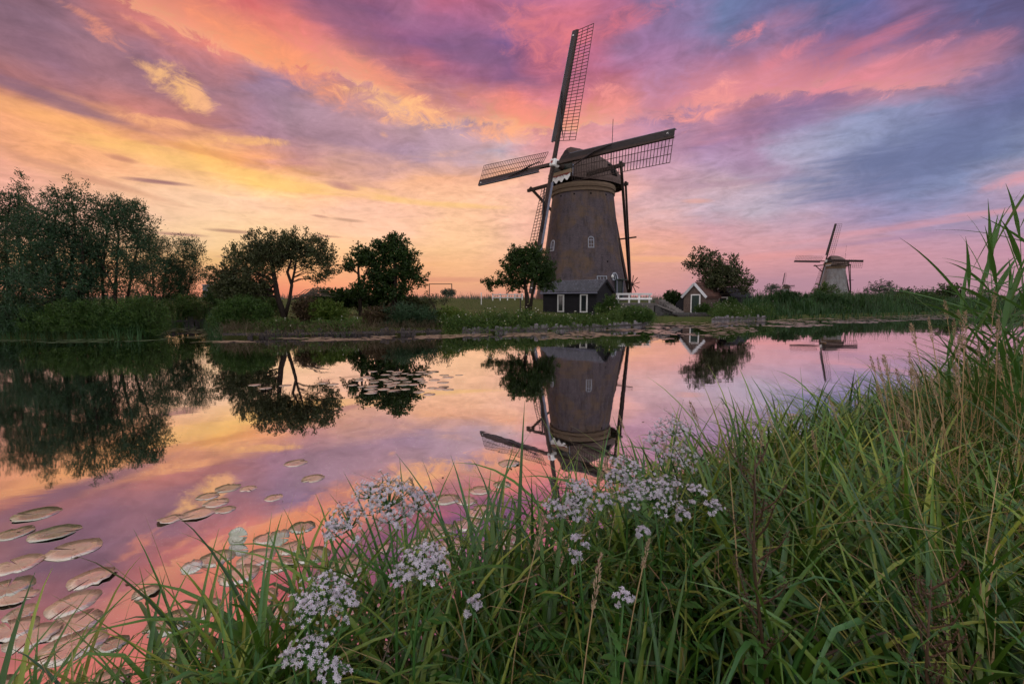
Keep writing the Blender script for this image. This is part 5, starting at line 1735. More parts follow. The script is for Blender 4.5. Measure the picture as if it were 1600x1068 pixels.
def lily_pads():
    n_obj = 0
    # the single ones one can point at, lower left: (px, py, half width px)
    single = [
        (56, 803, 38, 'lily pad with a rolled dark rim, uppermost at the left edge', True, .007), (22, 833, 30, 'lily pad with raised dark edge cut by the left picture edge', True, .007),
        (85, 832, 40, 'lily pad with an upturned torn tip below the uppermost left pad', True, .007), (116, 858, 44, 'wide flat beige lily pad right of the torn one', False, 0),
        (28, 882, 38, 'lily pad touching the left edge below the wide beige one', False, .01), (25, 933, 34, 'brown rimmed lily pad low on the left edge', False, .01),
        (32, 958, 26, 'small lily pad just under the brown rimmed one', True, .01), (462, 723, 21, 'lone round lily pad on the mauve water nearest the middle', False, 0),
        (489, 747, 21, 'lone lily pad just right and below the round one', False, 0), (428, 777, 17, 'small lone lily pad above the flower head', False, 0),
        (388, 763, 16, 'right end lily pad of the loose row left of centre', False, 0), (356, 762, 22, 'second lily pad from the right in the loose row', False, 0),
        (325, 775, 20, 'middle lily pad of the loose row left of centre', False, 0), (338, 785, 22, 'front lily pad of the loose row left of centre', False, 0),
        (310, 802, 30, 'largest lily pad of the loose row left of centre', False, .01), (352, 796, 18, 'lily pad touching the largest one of the loose row', False, 0),
        (266, 811, 22, 'crumpled lily pad at the left end of the loose row', False, .02)]
    for px, py, hw, lab, gr, lf in single:
        p = onz(px, py)
        PAD_XY.append((p.x, p.y, hw / FPX * p.y * .84))
        pad_at(p.x, p.y, hw / FPX * p.y * .84, lab, None, gr, lf)
        n_obj += 1
    # the crowded belt along the near bank
    lab, grp = 'beige lily pad in the crowded belt along the near bank', 'lily pads crowded along the near bank'
    keys = []
    for k in range(7):
        me = pad_mesh(.2, random.choice([0, 0, 0, .012]), .0005).mesh('lily_pad', True)
        me.materials.append(M['pad'] if k < 5 else M['pad_green'])
        keys.append(me)
    tries, placed = 0, 0
    while placed < 180 and tries < 60000:
        tries += 1
        x, y = random.uniform(-3.4, 6.0), random.uniform(1.0, 8.5)
        d = float(-near_d(np.array([x]), np.array([y]))[0])
        lim = 1.85 if x < 0 else 1.15
        if d < .05 or d > lim * random.uniform(.35, 1.0):
            continue
        r = random.uniform(.065, .135)
        if any((x - a) ** 2 + (y - b) ** 2 < ((r + c) * .55) ** 2 for a, b, c in PAD_XY):
            continue
        PAD_XY.append((x, y, r))
        pad_at(x, y, r, lab, grp, key=random.choice(keys))
        placed += 1
    # the raft in mid canal before the twin trees' reflection
    lab, grp = 'pinkish lily pad in the loose raft in mid canal below the twin trees', 'lily pads in the mid canal raft'
    k = 0
    while k < 62:
        px, py = random.gauss(625, 45), random.gauss(596, 8)
        if not (548 < px < 745 and 576 < py < 622):
            continue
        p = onz(px, py)
        r = random.uniform(.065, .125)
        if any((p.x - a) ** 2 + (p.y - b) ** 2 < ((r + c) * .75) ** 2 for a, b, c in PAD_XY):
            k += .2
            continue
        PAD_XY.append((p.x, p.y, r))
        pad_at(p.x, p.y, r, lab, grp, key=random.choice(keys[:5]))
        k += 1
    for px, py in ((446, 602), (505, 598), (415, 606), (520, 600), (398, 601)):
        p = onz(px, py)
        pad_at(p.x, p.y, .11, 'pinkish lily pad lying alone in the reflection of the leaning fruit tree', 'lily pads in the fruit tree reflection', key=keys[0])
    # thin far belts: past counting
    for mk, lab, rows in (('pad_green', 'thin belt of green lily pads in the dark water under the left bushes', ((-60, 335, .5, 2.0, 240),)),
                          ('pad', 'thin belt of countless pale lily pads along the far shore', ((335, 840, .3, 2.2, 460), (840, 1030, .3, 4.0, 330), (1020, 1210, .3, 6.0, 430), (1200, 1700, .5, 6.5, 1900)))):
        s = Soup()
        for px0, px1, f0, f1, n in rows:
            c = 0
            while c < n:
                px = random.uniform(px0, px1)
                Y = random.uniform(14, 62)
                x = (px - CX0) / FPX * Y
                d = float(-far_d(np.array([x]), np.array([Y]))[0])
                if d < f0 * .3 or d > f1 or mnoise.noise(Vector((x * .5, Y * .35, 3))) < -.08:
                    continue
                r = random.uniform(.08, .17)
                a = np.linspace(.2, 6.08, 8)
                V = np.column_stack([x + r * np.cos(a), Y + r * np.sin(a), np.full(8, .004 + random.uniform(0, .006))])
                s.add(V, np.arange(8).reshape(1, 8))
                c += 1
        tag(link('lily_pad_belt', s.mesh('lily_pad_belt'), M[mk]), lab, 'lily pads', kind='stuff')
    # leaves that stand up out of the crowd
    for px, py, hw, tilt, lab in ((372, 848, 15, 1.25, 'dark lily pad standing upright out of the crowded belt'), (436, 846, 17, .5, 'glossy green lily pad with one raised side behind the left sedge'), (300, 890, 16, .45, 'green lily pad tipped up beside the left sedge clump')):
        p = onz(px, py)
        r = hw / FPX * p.y
        o = pad_at(p.x, p.y, r, lab, None, True, 0)
        o.location.z = r * math.sin(tilt) * .8
        o.rotation_euler = (tilt, 0, random.uniform(-.4, .4))



def debris():
    P = []
    while len(P) < 420:
        if random.random() < .55:
            x, y = random.uniform(-4, 6), random.uniform(1, 9)
            d = -float(near_d(np.array([x]), np.array([y]))[0])
            if not .05 < d < 2.6 * random.random():
                continue
        else:
            y = random.uniform(12, 40)
            x = (random.uniform(-60, 1300) - CX0) / FPX * y
            d = -float(far_d(np.array([x]), np.array([y]))[0])
            if not .1 < d < 7 * random.random():
                continue
        P.append((x, y, .004))
    P = np.array(P)
    a = RNG.uniform(0, 6.28, len(P))
    s = RNG.uniform(.012, .05, len(P)) * (1 + P[:, 1] * .05)
    V, F = leaf_faces(P, np.column_stack([np.cos(a), np.sin(a), np.zeros(len(P))]), s, s * RNG.uniform(.2, .6, len(P)), 0.0)
    V[:, 2] = .004
    tag(link('floating_bits', np_mesh('floating_bits', V, F), M['rust']), 'scattered floating leaf bits and scum on the canal near both banks', 'debris', kind='stuff')


lily_pads()
debris()

# ------------------------------------------------------------------ near bank: sedge, grass, reeds, flowers
M['sedge'] = leafy('sedge_leaf', (0.020, 0.072, 0.010), (0.090, 0.230, 0.024), (0.420, 0.500, 0.075), 0.20, 0.34, 0.55)
M['sedge_blue'] = leafy('blue_green_sedge_leaf', (0.016, 0.070, 0.022), (0.060, 0.195, 0.045), (0.200, 0.360, 0.100), 0.18, 0.34, 0.55)
M['sedge_yellow'] = leafy('yellowing_sedge_leaf', (0.186, 0.226, 0.033), (0.293, 0.300, 0.055), (0.439, 0.390, 0.099), 0.32)
M['straw'] = leafy('straw_stem', (0.330, 0.225, 0.115), (0.510, 0.360, 0.187), (0.690, 0.510, 0.288), 0.25)
M['seed'] = leafy('seed_head', (0.42, 0.30, 0.21), (0.58, 0.43, 0.31), (0.68, 0.53, 0.39), 0.3)
M['stem_green'] = leafy('green_stem', (0.039, 0.130, 0.027), (0.062, 0.169, 0.035), None, 0.1)
M['floret'] = leafy('pale_lilac_floret', (0.62, 0.57, 0.72), (0.76, 0.71, 0.83), (0.82, 0.78, 0.86), 0.25, 0.5, 0.2)
M['dock'] = leafy('dead_brown_stalk', (0.054, 0.034, 0.023), (0.099, 0.058, 0.037), (0.153, 0.095, 0.058), 0.1)
M['reed_leaf'] = leafy('reed_leaf', (0.046, 0.140, 0.031), (0.069, 0.184, 0.038), (0.092, 0.221, 0.048), 0.35, 0.4, 0.45)
M['nettle'] = leafy('nettle_leaf', (0.043, 0.143, 0.027), (0.067, 0.195, 0.035), (0.094, 0.234, 0.044), 0.3)


def zn(x, y):
    return float(near_h(np.array([x]), np.array([y]))[0])


def near_points(n, dmin=-.02, dmax=6.0, ymax=7.5, xr=(-3.2, 9.0)):
    """points on the bank in front of the lens: dense where the picture shows them"""
    out = []
    while len(out) < n:
        Y = RNG.uniform(.30, ymax, n * 3)
        X = RNG.uniform(xr[0], xr[1], n * 3)
        d = near_d(X, Y)
        k = (d > dmin) & (d < dmax) & (np.hypot(X, Y) > .62) & (np.abs(X) < 1.25 * Y + .7)
        w = RNG.uniform(size=len(X)) < np.clip(1.5 / (.4 + Y * .5), 0, 1)
        k &= w
        out += list(zip(X[k], Y[k]))
    a = np.array(out[:n])
    return np.column_stack([a, near_h(a[:, 0], a[:, 1]) - .02])


def allowed(X, Y):
    """how tall the growth may be: the bank is grazed lower right where the lens stands"""
    r = np.hypot(X, Y)
    left = 1.0 - .22 * sstep((-.55 - X) / .7)
    return np.clip(.30 + (r - .6) * .75, .30, 1.0) * left


def one_leaf(L, W, lean, curl, kink=None, twist=.5, segs=9):
    V, F = blade_faces(np.zeros((1, 3)), 0.0, L, W, lean, curl, segs, 1.5, kink, twist, keel=.35)
    return np_mesh('leaf', V, F, True)


def sedge_clumps():
    protos = []
    for k in range(14):
        kk = None
        if k % 4 == 3:
            kk = (random.uniform(.55, .8), random.uniform(1.2, 2.0))
        me = one_leaf(random.uniform(.75, 1.05), random.uniform(.018, .028), random.uniform(.02, .30), random.uniform(.35, 1.9), kk, random.uniform(-.9, .9))
        protos.append(me)
    mats = [M['sedge'], M['sedge'], M['sedge_blue'], M['sedge_yellow']]
    # meshes with each of the leaf colours
    bank = {}
    for mi, m in enumerate(mats[1:]):
        bank[mi] = []
        for me in protos:
            c = me.copy()
            c.materials.append(m)
            bank[mi].append(c)
    spots = []
    for x, y in ((-1.42, 1.34), (-1.12, 1.55), (-.92, 1.66), (-.70, 1.45), (-.42, 1.78), (-.18, 1.95), (-.05, 1.55), (.12, 2.1), (.35, 2.2), (.30, 1.7), (.62, 2.45), (.85, 2.1), (1.05, 2.75), (1.30, 2.4), (1.65, 3.1), (2.1, 3.45), (2.6, 3.8),
                 (1.1, 1.55), (.75, 1.3), (1.55, 1.75), (1.95, 2.4), (2.5, 2.9), (3.2, 4.1), (-.62, 1.05), (-.35, .95), (.1, 1.1), (.42, 1.05), (1.2, 1.15), (1.75, 1.5), (2.9, 3.3), (3.9, 4.7), (-.98, 1.22), (2.2, 1.95), (1.0, 1.9), (-1.62, 1.18), (-1.30, 1.14), (-1.18, 1.36), (-.82, 1.52), (-.78, 1.28), (-.55, 1.62), (-.52, 1.32), (-.28, 1.66), (.05, 1.85), (-.12, 1.28), (.55, 1.95), (-1.50, .98)):
        spots.append((x + random.uniform(-.06, .06), y + random.uniform(-.06, .06)))
    n = 0
    for i, (x, y) in enumerate(spots):
        near = 'at the water edge' if near_d(np.array([x]), np.array([y]))[0] < .35 else 'on the near bank'
        side = 'left' if x < -.25 else ('middle' if x < .9 else 'right')
        t = thing('sedge_clump', f'arching green sedge clump {near} in the {side} foreground', 'sedge', (x, y, zn(x, y) - .02), 0, f'sedge clumps {near}, {side}')
        al = float(allowed(np.array([x]), np.array([y]))[0])
        for j in range(random.randint(15, 21)):
            mi = random.choices([0, 1, 2], [6, 3, 1])[0]
            me = random.choice(bank[mi])
            az = random.uniform(0, 6.28)
            r = random.uniform(0, .11)
            s = al * random.uniform(.65, 1.08)
            Mx = Matrix.Translation((r * math.cos(az), r * math.sin(az), 0)) @ Matrix.Rotation(az + random.uniform(-.8, .8), 4, 'Z') @ Matrix.Scale(s, 4)
            link('leaf', me, None, t, M=Mx)
            n += 1
    return n


def near_grass():
    # broad sedge blades in tufts, past the ones built singly
    for name, mk, ntuft, per, wd, ln, lab in (('bank_sedge', 'sedge', 350, 19, (.015, .026), (.6, 1.06), 'dense tufts of green sedge blades covering the near bank'),
                                              ('bank_sedge', 'sedge_blue', 110, 18, (.013, .023), (.55, 1.0), 'bluish green sedge tufts mixed through the near bank growth'),
                                              ('bank_grass', 'sedge_yellow', 60, 9, (.005, .011), (.5, 1.0), 'yellowing grass blades scattered through the near bank growth')):
        T = near_points(ntuft)
        ti = np.repeat(np.arange(ntuft), per)
        k = len(ti)
        off = RNG.normal(size=(k, 2)) * .055
        B = T[ti].copy()
        B[:, :2] += off
        B[:, 2] = near_h(B[:, 0], B[:, 1]) - .02
        al = allowed(B[:, 0], B[:, 1])
        tuft_h = RNG.uniform(.8, 1.1, ntuft)[ti]
        wind = RNG.uniform(0, 6.28, ntuft)[ti]
        az = np.arctan2(off[:, 1] + .02 * np.sin(wind), off[:, 0] + .02 * np.cos(wind)) + RNG.normal(size=k) * .5
        L = RNG.uniform(ln[0], ln[1], k) * al * tuft_h
        kt = RNG.uniform(.5, .9, k)
        ka = np.where(RNG.uniform(size=k) < .10, RNG.uniform(.8, 2.2, k), 0)
        s = Soup()
        s.add(*blade_faces(B, az, L, RNG.uniform(wd[0], wd[1], k), .04 + np.hypot(off[:, 0], off[:, 1]) * 2.2, .35 + RNG.gamma(2.2, .55, k), 9, 1.5, (kt, ka), RNG.uniform(-.8, .8, k), keel=.35))
        tag(link(name, s.mesh(name, True), M[mk]), lab, 'grass', kind='stuff')
    # fine grass, and dry straw low down
    B = near_points(1500)
    al = allowed(B[:, 0], B[:, 1])
    k = len(B)
    s = Soup()
    s.add(*blade_faces(B, RNG.uniform(0, 6.28, k), RNG.uniform(.3, .95, k) * al, RNG.uniform(.0025, .005, k), RNG.uniform(0, .5, k), RNG.gamma(2.2, .5, k), 6, 1.6, None, RNG.uniform(-1, 1, k)))
    tag(link('fine_grass', s.mesh('fine_grass', True), M['grass']), 'fine arching grass blades between the sedges of the near bank', 'grass', kind='stuff')
    B = near_points(1200)
    al = allowed(B[:, 0], B[:, 1])
    k = len(B)
    s = Soup()
    s.add(*blade_faces(B, RNG.uniform(0, 6.28, k), RNG.uniform(.4, 1.12, k) * al, RNG.uniform(.0025, .007, k), RNG.uniform(.05, .6, k), RNG.uniform(.1, 1.7, k), 6, 1.7, (RNG.uniform(.4, .9, k), np.where(RNG.uniform(size=k) < .3, 1.5, 0)), RNG.uniform(-1, 1, k)))
    tag(link('dry_grass', s.mesh('dry_grass', True), M['straw']), 'dry straw coloured grass stems through the near bank growth', 'grass', kind='stuff')


def right_straw():
    B = near_points(2400, xr=(1.0, 9.0), ymax=6.5)
    B = B[B[:, 0] > .80 * B[:, 1] + .30]
    k = len(B)
    s = Soup()
    s.add(*blade_faces(B, RNG.uniform(0, 6.28, k), RNG.uniform(.6, 1.2, k) * allowed(B[:, 0], B[:, 1]), RNG.uniform(.0025, .006, k), RNG.uniform(.02, .4, k), RNG.uniform(.1, 1.3, k), 6, 1.7, (RNG.uniform(.5, .9, k), np.where(RNG.uniform(size=k) < .25, 1.4, 0)), RNG.uniform(-1, 1, k)))
    tag(link('straw_grass', s.mesh('straw_grass', True), M['straw']), 'pale golden straw standing through the grass at the right of the near bank', 'grass', kind='stuff')
    # fallen, matted stems
    B = near_points(900)
    k = len(B)
    B[:, 2] += RNG.uniform(.05, .35, k)
    s = Soup()
    s.add(*blade_faces(B, RNG.uniform(0, 6.28, k), RNG.uniform(.15, .5, k), RNG.uniform(.003, .009, k), RNG.uniform(.9, 1.6, k), RNG.uniform(-.2, .9, k), 4, 1.4, None, RNG.uniform(-2, 2, k)))
    tag(link('dead_thatch', s.mesh('dead_thatch', True), M['dry']), 'dead brown broken blades matted low in the near bank growth', 'thatch', kind='stuff')


def spike_mesh(L, n, r, mat, loose=1.0):
    """a grass panicle: small pointed spikelets round a thin axis"""
    t = np.sort(RNG.uniform(0, 1, n))
    a = RNG.uniform(0, 6.28, n)
    w = r * np.sin(np.pi * np.clip(t * .85 + .12, 0, 1)) * loose
    P = np.column_stack([w * np.cos(a) * .4, w * np.sin(a) * .4, t * L])
    D = np.column_stack([np.cos(a) * .45, np.sin(a) * .45, np.full(n, 1.0)]) + RNG.normal(size=(n, 3)) * .18
    V, F = leaf_faces(P, D, RNG.uniform(.6, 1.2, n) * r * 1.5, RNG.uniform(.7, 1.2, n) * r * .42)
    me = np_mesh('seed_head', V, F)
    me.materials.append(mat)
    return me


def golden_grass():
    heads = [spike_mesh(random.uniform(.08, .14), 110, random.uniform(.007, .010), M['seed']) for _ in range(5)]
    def stalk(x, y, h, lean, az, label, group, bend=.25, dep=None):
        z = zn(x, y)
        t = thing('golden_grass', label, 'grass stalk', (x, y, z - .02), 0, group)
        pts, d = [], 0
        p = Vector((0, 0, 0))
        n = 7
        for i in range(n + 1):
            pts.append(p.copy())
            th = lean + bend * (i / n) ** 2
            p += Vector((math.sin(th) * math.cos(az), math.sin(th) * math.sin(az), math.cos(th))) * h / n
        part('stem', MB().tube(pts, [.0022] * 5 + [.0016] * 3, 4), M['straw'], t, True)
        e = pts[-1]
        dd = (pts[-1] - pts[-2]).normalized()
        q = Vector((0, 0, 1)).rotation_difference(dd).to_matrix().to_4x4()
        q.translation = e - dd * .02
        link('seed_head', random.choice(heads), None, t, M=q @ Matrix.Scale(random.uniform(.8, 1.25), 4))
    for k in range(56):                                    # golden stand at the right edge
        px = random.uniform(1400, 1640)
        Y = random.uniform(1.7, 3.4)
        p = at(px, 700, Y)
        if near_d(np.array([p.x]), np.array([p.y]))[0] < .1:
            p = at(px, 700, 1.7)
        top = random.uniform(470, 640) if px > 1480 else random.uniform(560, 690)
        zt = at(px, top, p.y).z
        stalk(p.x, p.y, max(.5, zt - zn(p.x, p.y)), random.uniform(.0, .10), random.uniform(2.2, 4.2), 'tall golden grass stalk with a pale seed head at the right edge of the near bank', 'golden grass stalks at the right edge')
    for px, top, Y, az in ((1020, 655, 2.2, 3), (870, 740, 1.5, .4), (765, 810, 1.2, 2.8), (787, 850, 1.1, .5), (1130, 640, 2.6, 3.2), (1225, 655, 2.6, 2.5), (1345, 640, 2.4, 2.9), (1295, 690, 2.0, 3.3), (955, 890, 1.0, .7), (885, 975, .85, 1.0),
                           (1390, 615, 2.7, 3.0), (1412, 660, 2.2, .2), (1180, 690, 2.1, 1.0), (1060, 700, 2.0, 2.0)):
        p = at(px, 800, Y)
        zt = at(px, top, Y).z
        stalk(p.x, p.y, max(.4, zt - zn(p.x, p.y)), random.uniform(.02, .16), az, 'single dry grass stalk with a thin seed head rising from the middle foreground sedge', 'dry grass stalks in the middle foreground', .35)


def reeds():
    """tall common reed at the right edge"""
    n = 0
    order = ['second tallest', 'leaning', 'narrow', 'slightly lower', 'outer left', 'tallest and rightmost', 'lower nodding', 'short']
    for px, top, Y, bendx in ((1585, 350, 2.7, -.05), (1545, 400, 2.9, -.06), (1612, 395, 2.4, -.03), (1570, 455, 3.2, -.05), (1525, 480, 3.4, -.08), (1640, 330, 2.8, -.02), (1600, 500, 2.9, -.1), (1478, 590, 3.5, -.06), (1500, 545, 3.6, -.05), (1562, 385, 2.6, -.08), (1598, 415, 3.0, -.08), (1532, 430, 2.7, -.1), (1618, 460, 2.6, -.1), (1580, 520, 2.4, -.08), (1508, 500, 2.9, -.08), (1540, 470, 3.1, -.1), (1566, 430, 2.9, -.12), (1590, 470, 2.5, -.08), (1525, 540, 2.7, -.08), (1490, 560, 3.2, -.1), (1605, 560, 2.3, -.1), (1452, 600, 3.7, -.05), (1555, 560, 2.8, -.04), (1660, 430, 2.5, -.05), (1425, 640, 3.6, -.05)):
        p = at(px, 760, Y)
        dsh = near_d(np.array([p.x]), np.array([p.y]))[0]
        z = zn(p.x, p.y)
        zt = at(px, top, Y).z
        h = zt - z
        tall = h > 1.35
        t = thing('reed_plant', f'{order[min(n, 7)]} tall green reed with long pointed leaves at the right picture edge' if tall else 'shorter green reed among the golden grass at right', 'reed', (p.x, p.y, z - .02), 0, 'tall reeds at the right edge' if tall else 'short reeds at the right')
        n += 1
        pts = [Vector((bendx * h * (i / 8) ** 2 * 1.2, 0.02 * math.sin(i), h * i / 8)) for i in range(9)]
        part('stem', MB().tube(pts, [.005, .005, .005, .0045, .004, .0035, .003, .0025, .001], 6), M['stem_green'], t, True)
        m = 17 if tall else 11
        for j in range(m):
            s = .28 + .72 * j / (m - 1)
            f = s * 8
            i = min(7, int(f))
            q = pts[i].lerp(pts[i + 1], f - i)
            az = (math.pi if j % 2 else 0) + random.uniform(-.75, .75)
            L = random.uniform(.40, .72) * (1 if s < .9 else .75)
            V, F = blade_faces(np.array([[q.x, q.y, q.z]]), az, L, random.uniform(.022, .034), random.uniform(.65, 1.2) if s < .95 else .3, random.uniform(.15, .75), 9, 1.5, None, random.uniform(-.7, .7), keel=.3, point=1.6, basew=.16)
            me = np_mesh('leaf', V, F, True)
            link('leaf', me, M['reed_leaf'], t)


def floret_mesh():
    """five petals and a little tube"""
    vs, fs = [], []
    for k in range(5):
        a = 2 * math.pi * k / 5
        ca, sa = math.cos(a), math.sin(a)
        o = len(vs)
        for r, w, z in ((.10, .09, 0), (.5, .24, .12), (.95, .22, .08)):
            vs += [(r * ca - w * sa, r * sa + w * ca, z), (r * ca + w * sa, r * sa - w * ca, z)]
        fs += [(o, o + 1, o + 3, o + 2), (o + 2, o + 3, o + 5, o + 4)]
    return np.array(vs), np.array(fs)


FL_V, FL_F = floret_mesh()


def umbel(parent, c, axis, R, H, n, fs, seed_name='umbel'):
    """domed flower head: branching green rays as the part, florets on it as one mesh of small flowers"""
    axis = Vector(axis).normalized()
    s = axis.orthogonal().normalized()
    t = axis.cross(s)
    rays = MB()
    base = Vector(c) - axis * (H * .9)
    tips = []
    nb = max(6, int(n / 7))
    for i in range(nb):
        rr = math.sqrt((i + .6) / nb) * R * random.uniform(.85, 1.05)
        a = i * 2.399963 + random.uniform(-.3, .3)
        hub = Vector(c) + (s * math.cos(a) + t * math.sin(a)) * rr + axis * (H * (.45 - 1.25 * (rr / R) ** 2) + random.uniform(-.15, .15) * H)
        mid = base.lerp(hub, .5) + axis * (-.06 * R)
        rays.tube([base, mid, hub], [.0022, .0016, .0010], 4)
        for j in range(random.randint(8, 13)):
            e = hub + Vector((random.gauss(0, 1), random.gauss(0, 1), random.gauss(0, .6))) * R * .20 + axis * R * .08
            if j % 2:
                rays.tube([hub - axis * R * .1, e], [.0009, .0007], 3)
            tips.append(e)
    u = part(seed_name, rays, M['stem_green'], parent)
    P = np.array(tips)
    k = len(P)
    ax = np.array(axis)
    N = unit(ax * .7 + unit(P - np.array(c)) * .6 + RNG.normal(size=(k, 3)) * .5)
    A = unit(np.cross(N, RNG.normal(size=(k, 3))))
    Bv = np.cross(N, A)
    sc = RNG.uniform(.75, 1.15, k)[:, None, None] * fs
    V = P[:, None] + sc * (FL_V[None, :, 0:1] * A[:, None] + FL_V[None, :, 1:2] * Bv[:, None] + FL_V[None, :, 2:3] * N[:, None])
    F = FL_F[None] + (np.arange(k) * len(FL_V))[:, None, None]
    f = link('florets', np_mesh('florets', V.reshape(-1, 3), F.reshape(-1, 4)), M['floret'], u)
    tag(f, kind='stuff')
    return u


def valerian(label, heads, foot, Y):
    """heads: (px, py, half w px, half h px, florets); foot px where the stem meets the ground"""
    k = Y / FPX
    b = at(foot[0], foot[1], Y + .02)
    z = zn(b.x, b.y)
    root = thing('valerian', label, 'wild flower', (b.x, b.y, z - .02), 0)
    o = Vector((b.x, b.y, z - .02))
    px, py = heads[0][:2]
    top = at(px, py, Y) - o
    bend = Vector((random.uniform(-.03, .03), random.uniform(-.03, .03), 0))
    node = top * .72 + bend
    part('stem', MB().tube([Vector((0, 0, 0)), top * .35 + bend * .7, node, top - Vector((0, 0, heads[0][3] * k * .9))], [.0045, .004, .0032, .0024], 7), M['stem_green'], root, True)
    for i, (hx, hy, hw, hh, n) in enumerate(heads):
        c = at(hx, hy, Y + random.uniform(-.05, .05) * (i > 0)) - o
        if i:
            base = c - Vector((0, 0, hh * k * .9))
            part('side_stem', MB().tube([node, node.lerp(base, .55) - Vector((0, 0, .012)), base], [.0026, .0022, .0018], 5), M['stem_green'], root, True)
        umbel(root, c, Vector(((hx - px) * .004, -.30, 1.0)), hw * k, hh * k, int(n * 1.3), .0050 * (Y / 1.0) ** .5)
    for s, sg in ((.30, 1), (.36, -1), (.55, 1), (.58, -1)):
        q = top * s + bend * s
        lv = Soup()
        az = random.uniform(-.5, .5) + (0 if sg > 0 else math.pi)
        Lr = random.uniform(.10, .16)
        for j in range(6):
            r = Lr * (.25 + .75 * j / 5)
            P = np.array([[q.x + r * math.cos(az), q.y + r * math.sin(az), q.z + r * .35 - r * r * 1.2]])
            for sd in (-1, 1):
                D = np.array([[math.cos(az + sd * .9), math.sin(az + sd * .9), .1]])
                lv.add(*leaf_faces(P, D, .055, .014))
        link('leaf', lv.mesh('leaf'), M['nettle'], root)
    return root


def flowers():
    valerian('tallest white valerian in the middle foreground, its wide head against the pink water', [(605, 768, 44, 34, 120), (540, 808, 34, 26, 90), (655, 778, 30, 24, 70), (575, 765, 24, 18, 46), (620, 800, 30, 18, 56), (520, 818, 18, 14, 34)], (606, 960), 1.12)
    valerian('domed white valerian right of the lowest left flowers, in front of the sedge', [(660, 872, 40, 26, 110), (630, 895, 22, 18, 40), (682, 880, 18, 20, 40)], (640, 1020), .98)
    valerian('sparse white valerian left of the domed one, low over the grass', [(505, 925, 44, 30, 100), (540, 935, 24, 24, 48), (478, 948, 22, 16, 34)], (545, 1060), .92)
    valerian('small white valerian close to the bottom edge, left one', [(480, 1012, 34, 22, 60), (455, 1022, 16, 12, 20)], (520, 1120), .86)
    valerian('small faded valerian at the bottom edge right of the small white one', [(520, 1048, 26, 20, 46)], (545, 1140), .84)
    valerian('dim little valerian deep in the dark sedge right of the domed one', [(740, 940, 14, 24, 26)], (745, 1040), 1.1)
    valerian('fading pinkish valerian under the mill reflection, with tall narrow head', [(905, 765, 26, 30, 90), (893, 795, 24, 24, 60), (862, 790, 16, 18, 26), (945, 778, 14, 16, 26)], (900, 960), 1.3)
    valerian('narrow small valerian hanging below the fading pinkish one', [(905, 845, 16, 22, 36), (900, 866, 12, 12, 16)], (912, 1000), 1.2)
    valerian('bright valerian right of the mill reflection, back of the pair', [(975, 728, 30, 16, 80), (960, 745, 20, 14, 34)], (985, 900), 1.5)
    valerian('bright full valerian right of the mill reflection, front of the pair', [(1022, 766, 38, 24, 120), (985, 770, 22, 18, 50), (1045, 752, 20, 14, 30)], (1010, 940), 1.35)
    valerian('pale valerian reaching over the water behind the bright pair, topmost flower head', [(1055, 668, 36, 14, 80), (1022, 684, 20, 12, 36), (1070, 712, 28, 12, 50), (1035, 708, 18, 12, 26)], (1050, 860), 1.9)
    valerian('small valerian heads right of the bright pair', [(1088, 768, 18, 14, 34), (1112, 790, 15, 12, 24), (1064, 800, 12, 12, 18)], (1085, 930), 1.4)
    valerian('tiny valerian low in the dark grass below the bright pair', [(974, 932, 16, 12, 22)], (980, 1040), 1.0)
    valerian('tiny half hidden valerian between the bright pair and the grass', [(1003, 828, 13, 9, 16)], (1006, 960), 1.25)


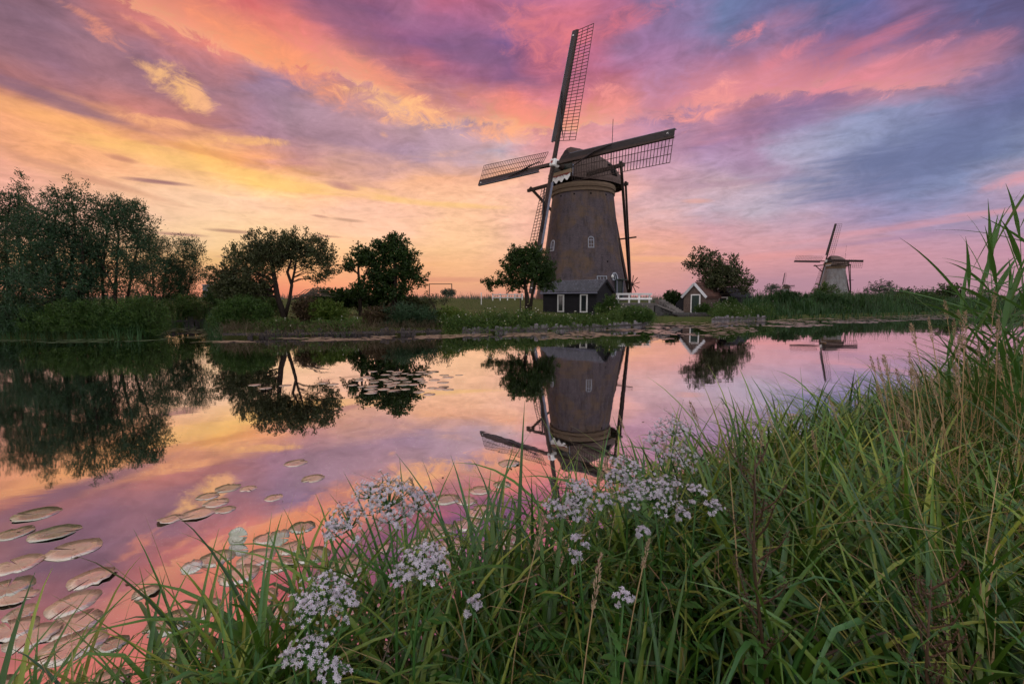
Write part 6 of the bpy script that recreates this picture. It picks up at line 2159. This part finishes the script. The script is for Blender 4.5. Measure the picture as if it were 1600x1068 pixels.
def dock():
    for lab, px, top, foot, Y in (('dead brown dock stalk with branched seed heads right of the flowers', 1180, 712, 1010, 1.12), ('smaller dead brown dock stalk leaning at the bottom right', 1455, 905, 1060, .95)):
        b = at(px + 25, foot, Y)
        z = zn(b.x, b.y)
        o = Vector((b.x, b.y, z - .02))
        t = thing('dock_stalk', lab, 'dead plant', o, 0)
        tp = at(px, top, Y) - o
        pts = [Vector((0, 0, 0)), tp * .35 + Vector((.02, 0, 0)), tp * .7 + Vector((-.01, 0, 0)), tp]
        part('stem', MB().tube(pts, [.006, .005, .0035, .0015], 6), M['dock'], t, True)
        for k in range(18):
            s = .42 + .58 * k / 18
            q = tp * s
            a = random.uniform(0, 6.28)
            L = random.uniform(.09, .20) * (1.3 - s * .6)
            e = q + Vector((math.cos(a) * .6, math.sin(a) * .5, .75)) * L
            bb = MB().tube([q, q.lerp(e, .5) + Vector((math.cos(a), math.sin(a), 0)) * .012, e], [.0025, .002, .001], 4)
            br = part('branch', bb, M['dock'], t)
            n = 40
            tt = RNG.uniform(.15, 1, (n, 1))
            P = np.array(q)[None] * (1 - tt) + np.array(e)[None] * tt + RNG.normal(size=(n, 3)) * .005
            V, F = leaf_faces(P, RNG.normal(size=(n, 3)), RNG.uniform(.004, .009, n), RNG.uniform(.003, .006, n))
            tag(link('seeds', np_mesh('seeds', V, F), M['dock'], br), kind='stuff')


def nettles():
    spots = ((1290, 1040, .95, 'leafy nettle at the bottom edge right of the middle'), (1400, 1030, 1.0, 'leafy nettle at the bottom edge below the leaning dock stalk'), (1180, 1010, 1.05, 'leafy nettle low between the dock stalk and the bottom edge'),
             (960, 1000, 1.0, 'dark leafy nettle low in the middle of the dark sedge'), (1075, 880, 1.5, 'leafy herb half hidden below the small valerian heads'), (1130, 800, 1.7, 'leafy herb left of the dead dock stalk'), (350, 1040, 1.05, 'small leafy herb at the bottom left under the sedge'))
    for px, top, Y, lab in spots:
        b = at(px, top + 60, Y)
        z = zn(b.x, b.y)
        o = Vector((b.x, b.y, z - .02))
        t = thing('nettle', lab, 'herb', o, 0)
        tp = at(px, top, Y) - o
        h = max(tp.z, .18)
        part('stem', MB().tube([Vector((0, 0, 0)), Vector((.01, 0, h * .5)), Vector((0, 0, h))], [.0035, .003, .0015], 6), M['stem_green'], t, True)
        lv = 10
        for j in range(lv):
            s = .3 + .7 * j / (lv - 1)
            for sd in (0, 1):
                az = sd * math.pi + j * math.pi / 2 + random.uniform(-.2, .2)
                L = .058 * (1.25 - .75 * s)
                # toothed leaf outline with a folded midrib
                n = 7
                vs, fs = [], []
                for i in range(n + 1):
                    u = i / n
                    w = L * .33 * math.sin(math.pi * min(1, u * .9 + .08)) ** .8 * (1.0 if i % 2 else .82)
                    zc = -.35 * L * u * u
                    vs += [(u * L, -w, zc + w * .25), (u * L, 0, zc), (u * L, w, zc + w * .25)]
                for i in range(n):
                    a = i * 3
                    fs += [(a, a + 1, a + 4, a + 3), (a + 1, a + 2, a + 5, a + 4)]
                mb = MB().add(vs, fs)
                Mx = Matrix.Translation((0, 0, h * s)) @ Matrix.Rotation(az, 4, 'Z') @ Matrix.Rotation(-.25, 4, 'Y')
                link('leaf', mb.mesh('leaf', True), M['nettle'], t, M=Mx)


sedge_clumps()
near_grass()
right_straw()
golden_grass()
reeds()
flowers()
dock()
nettles()
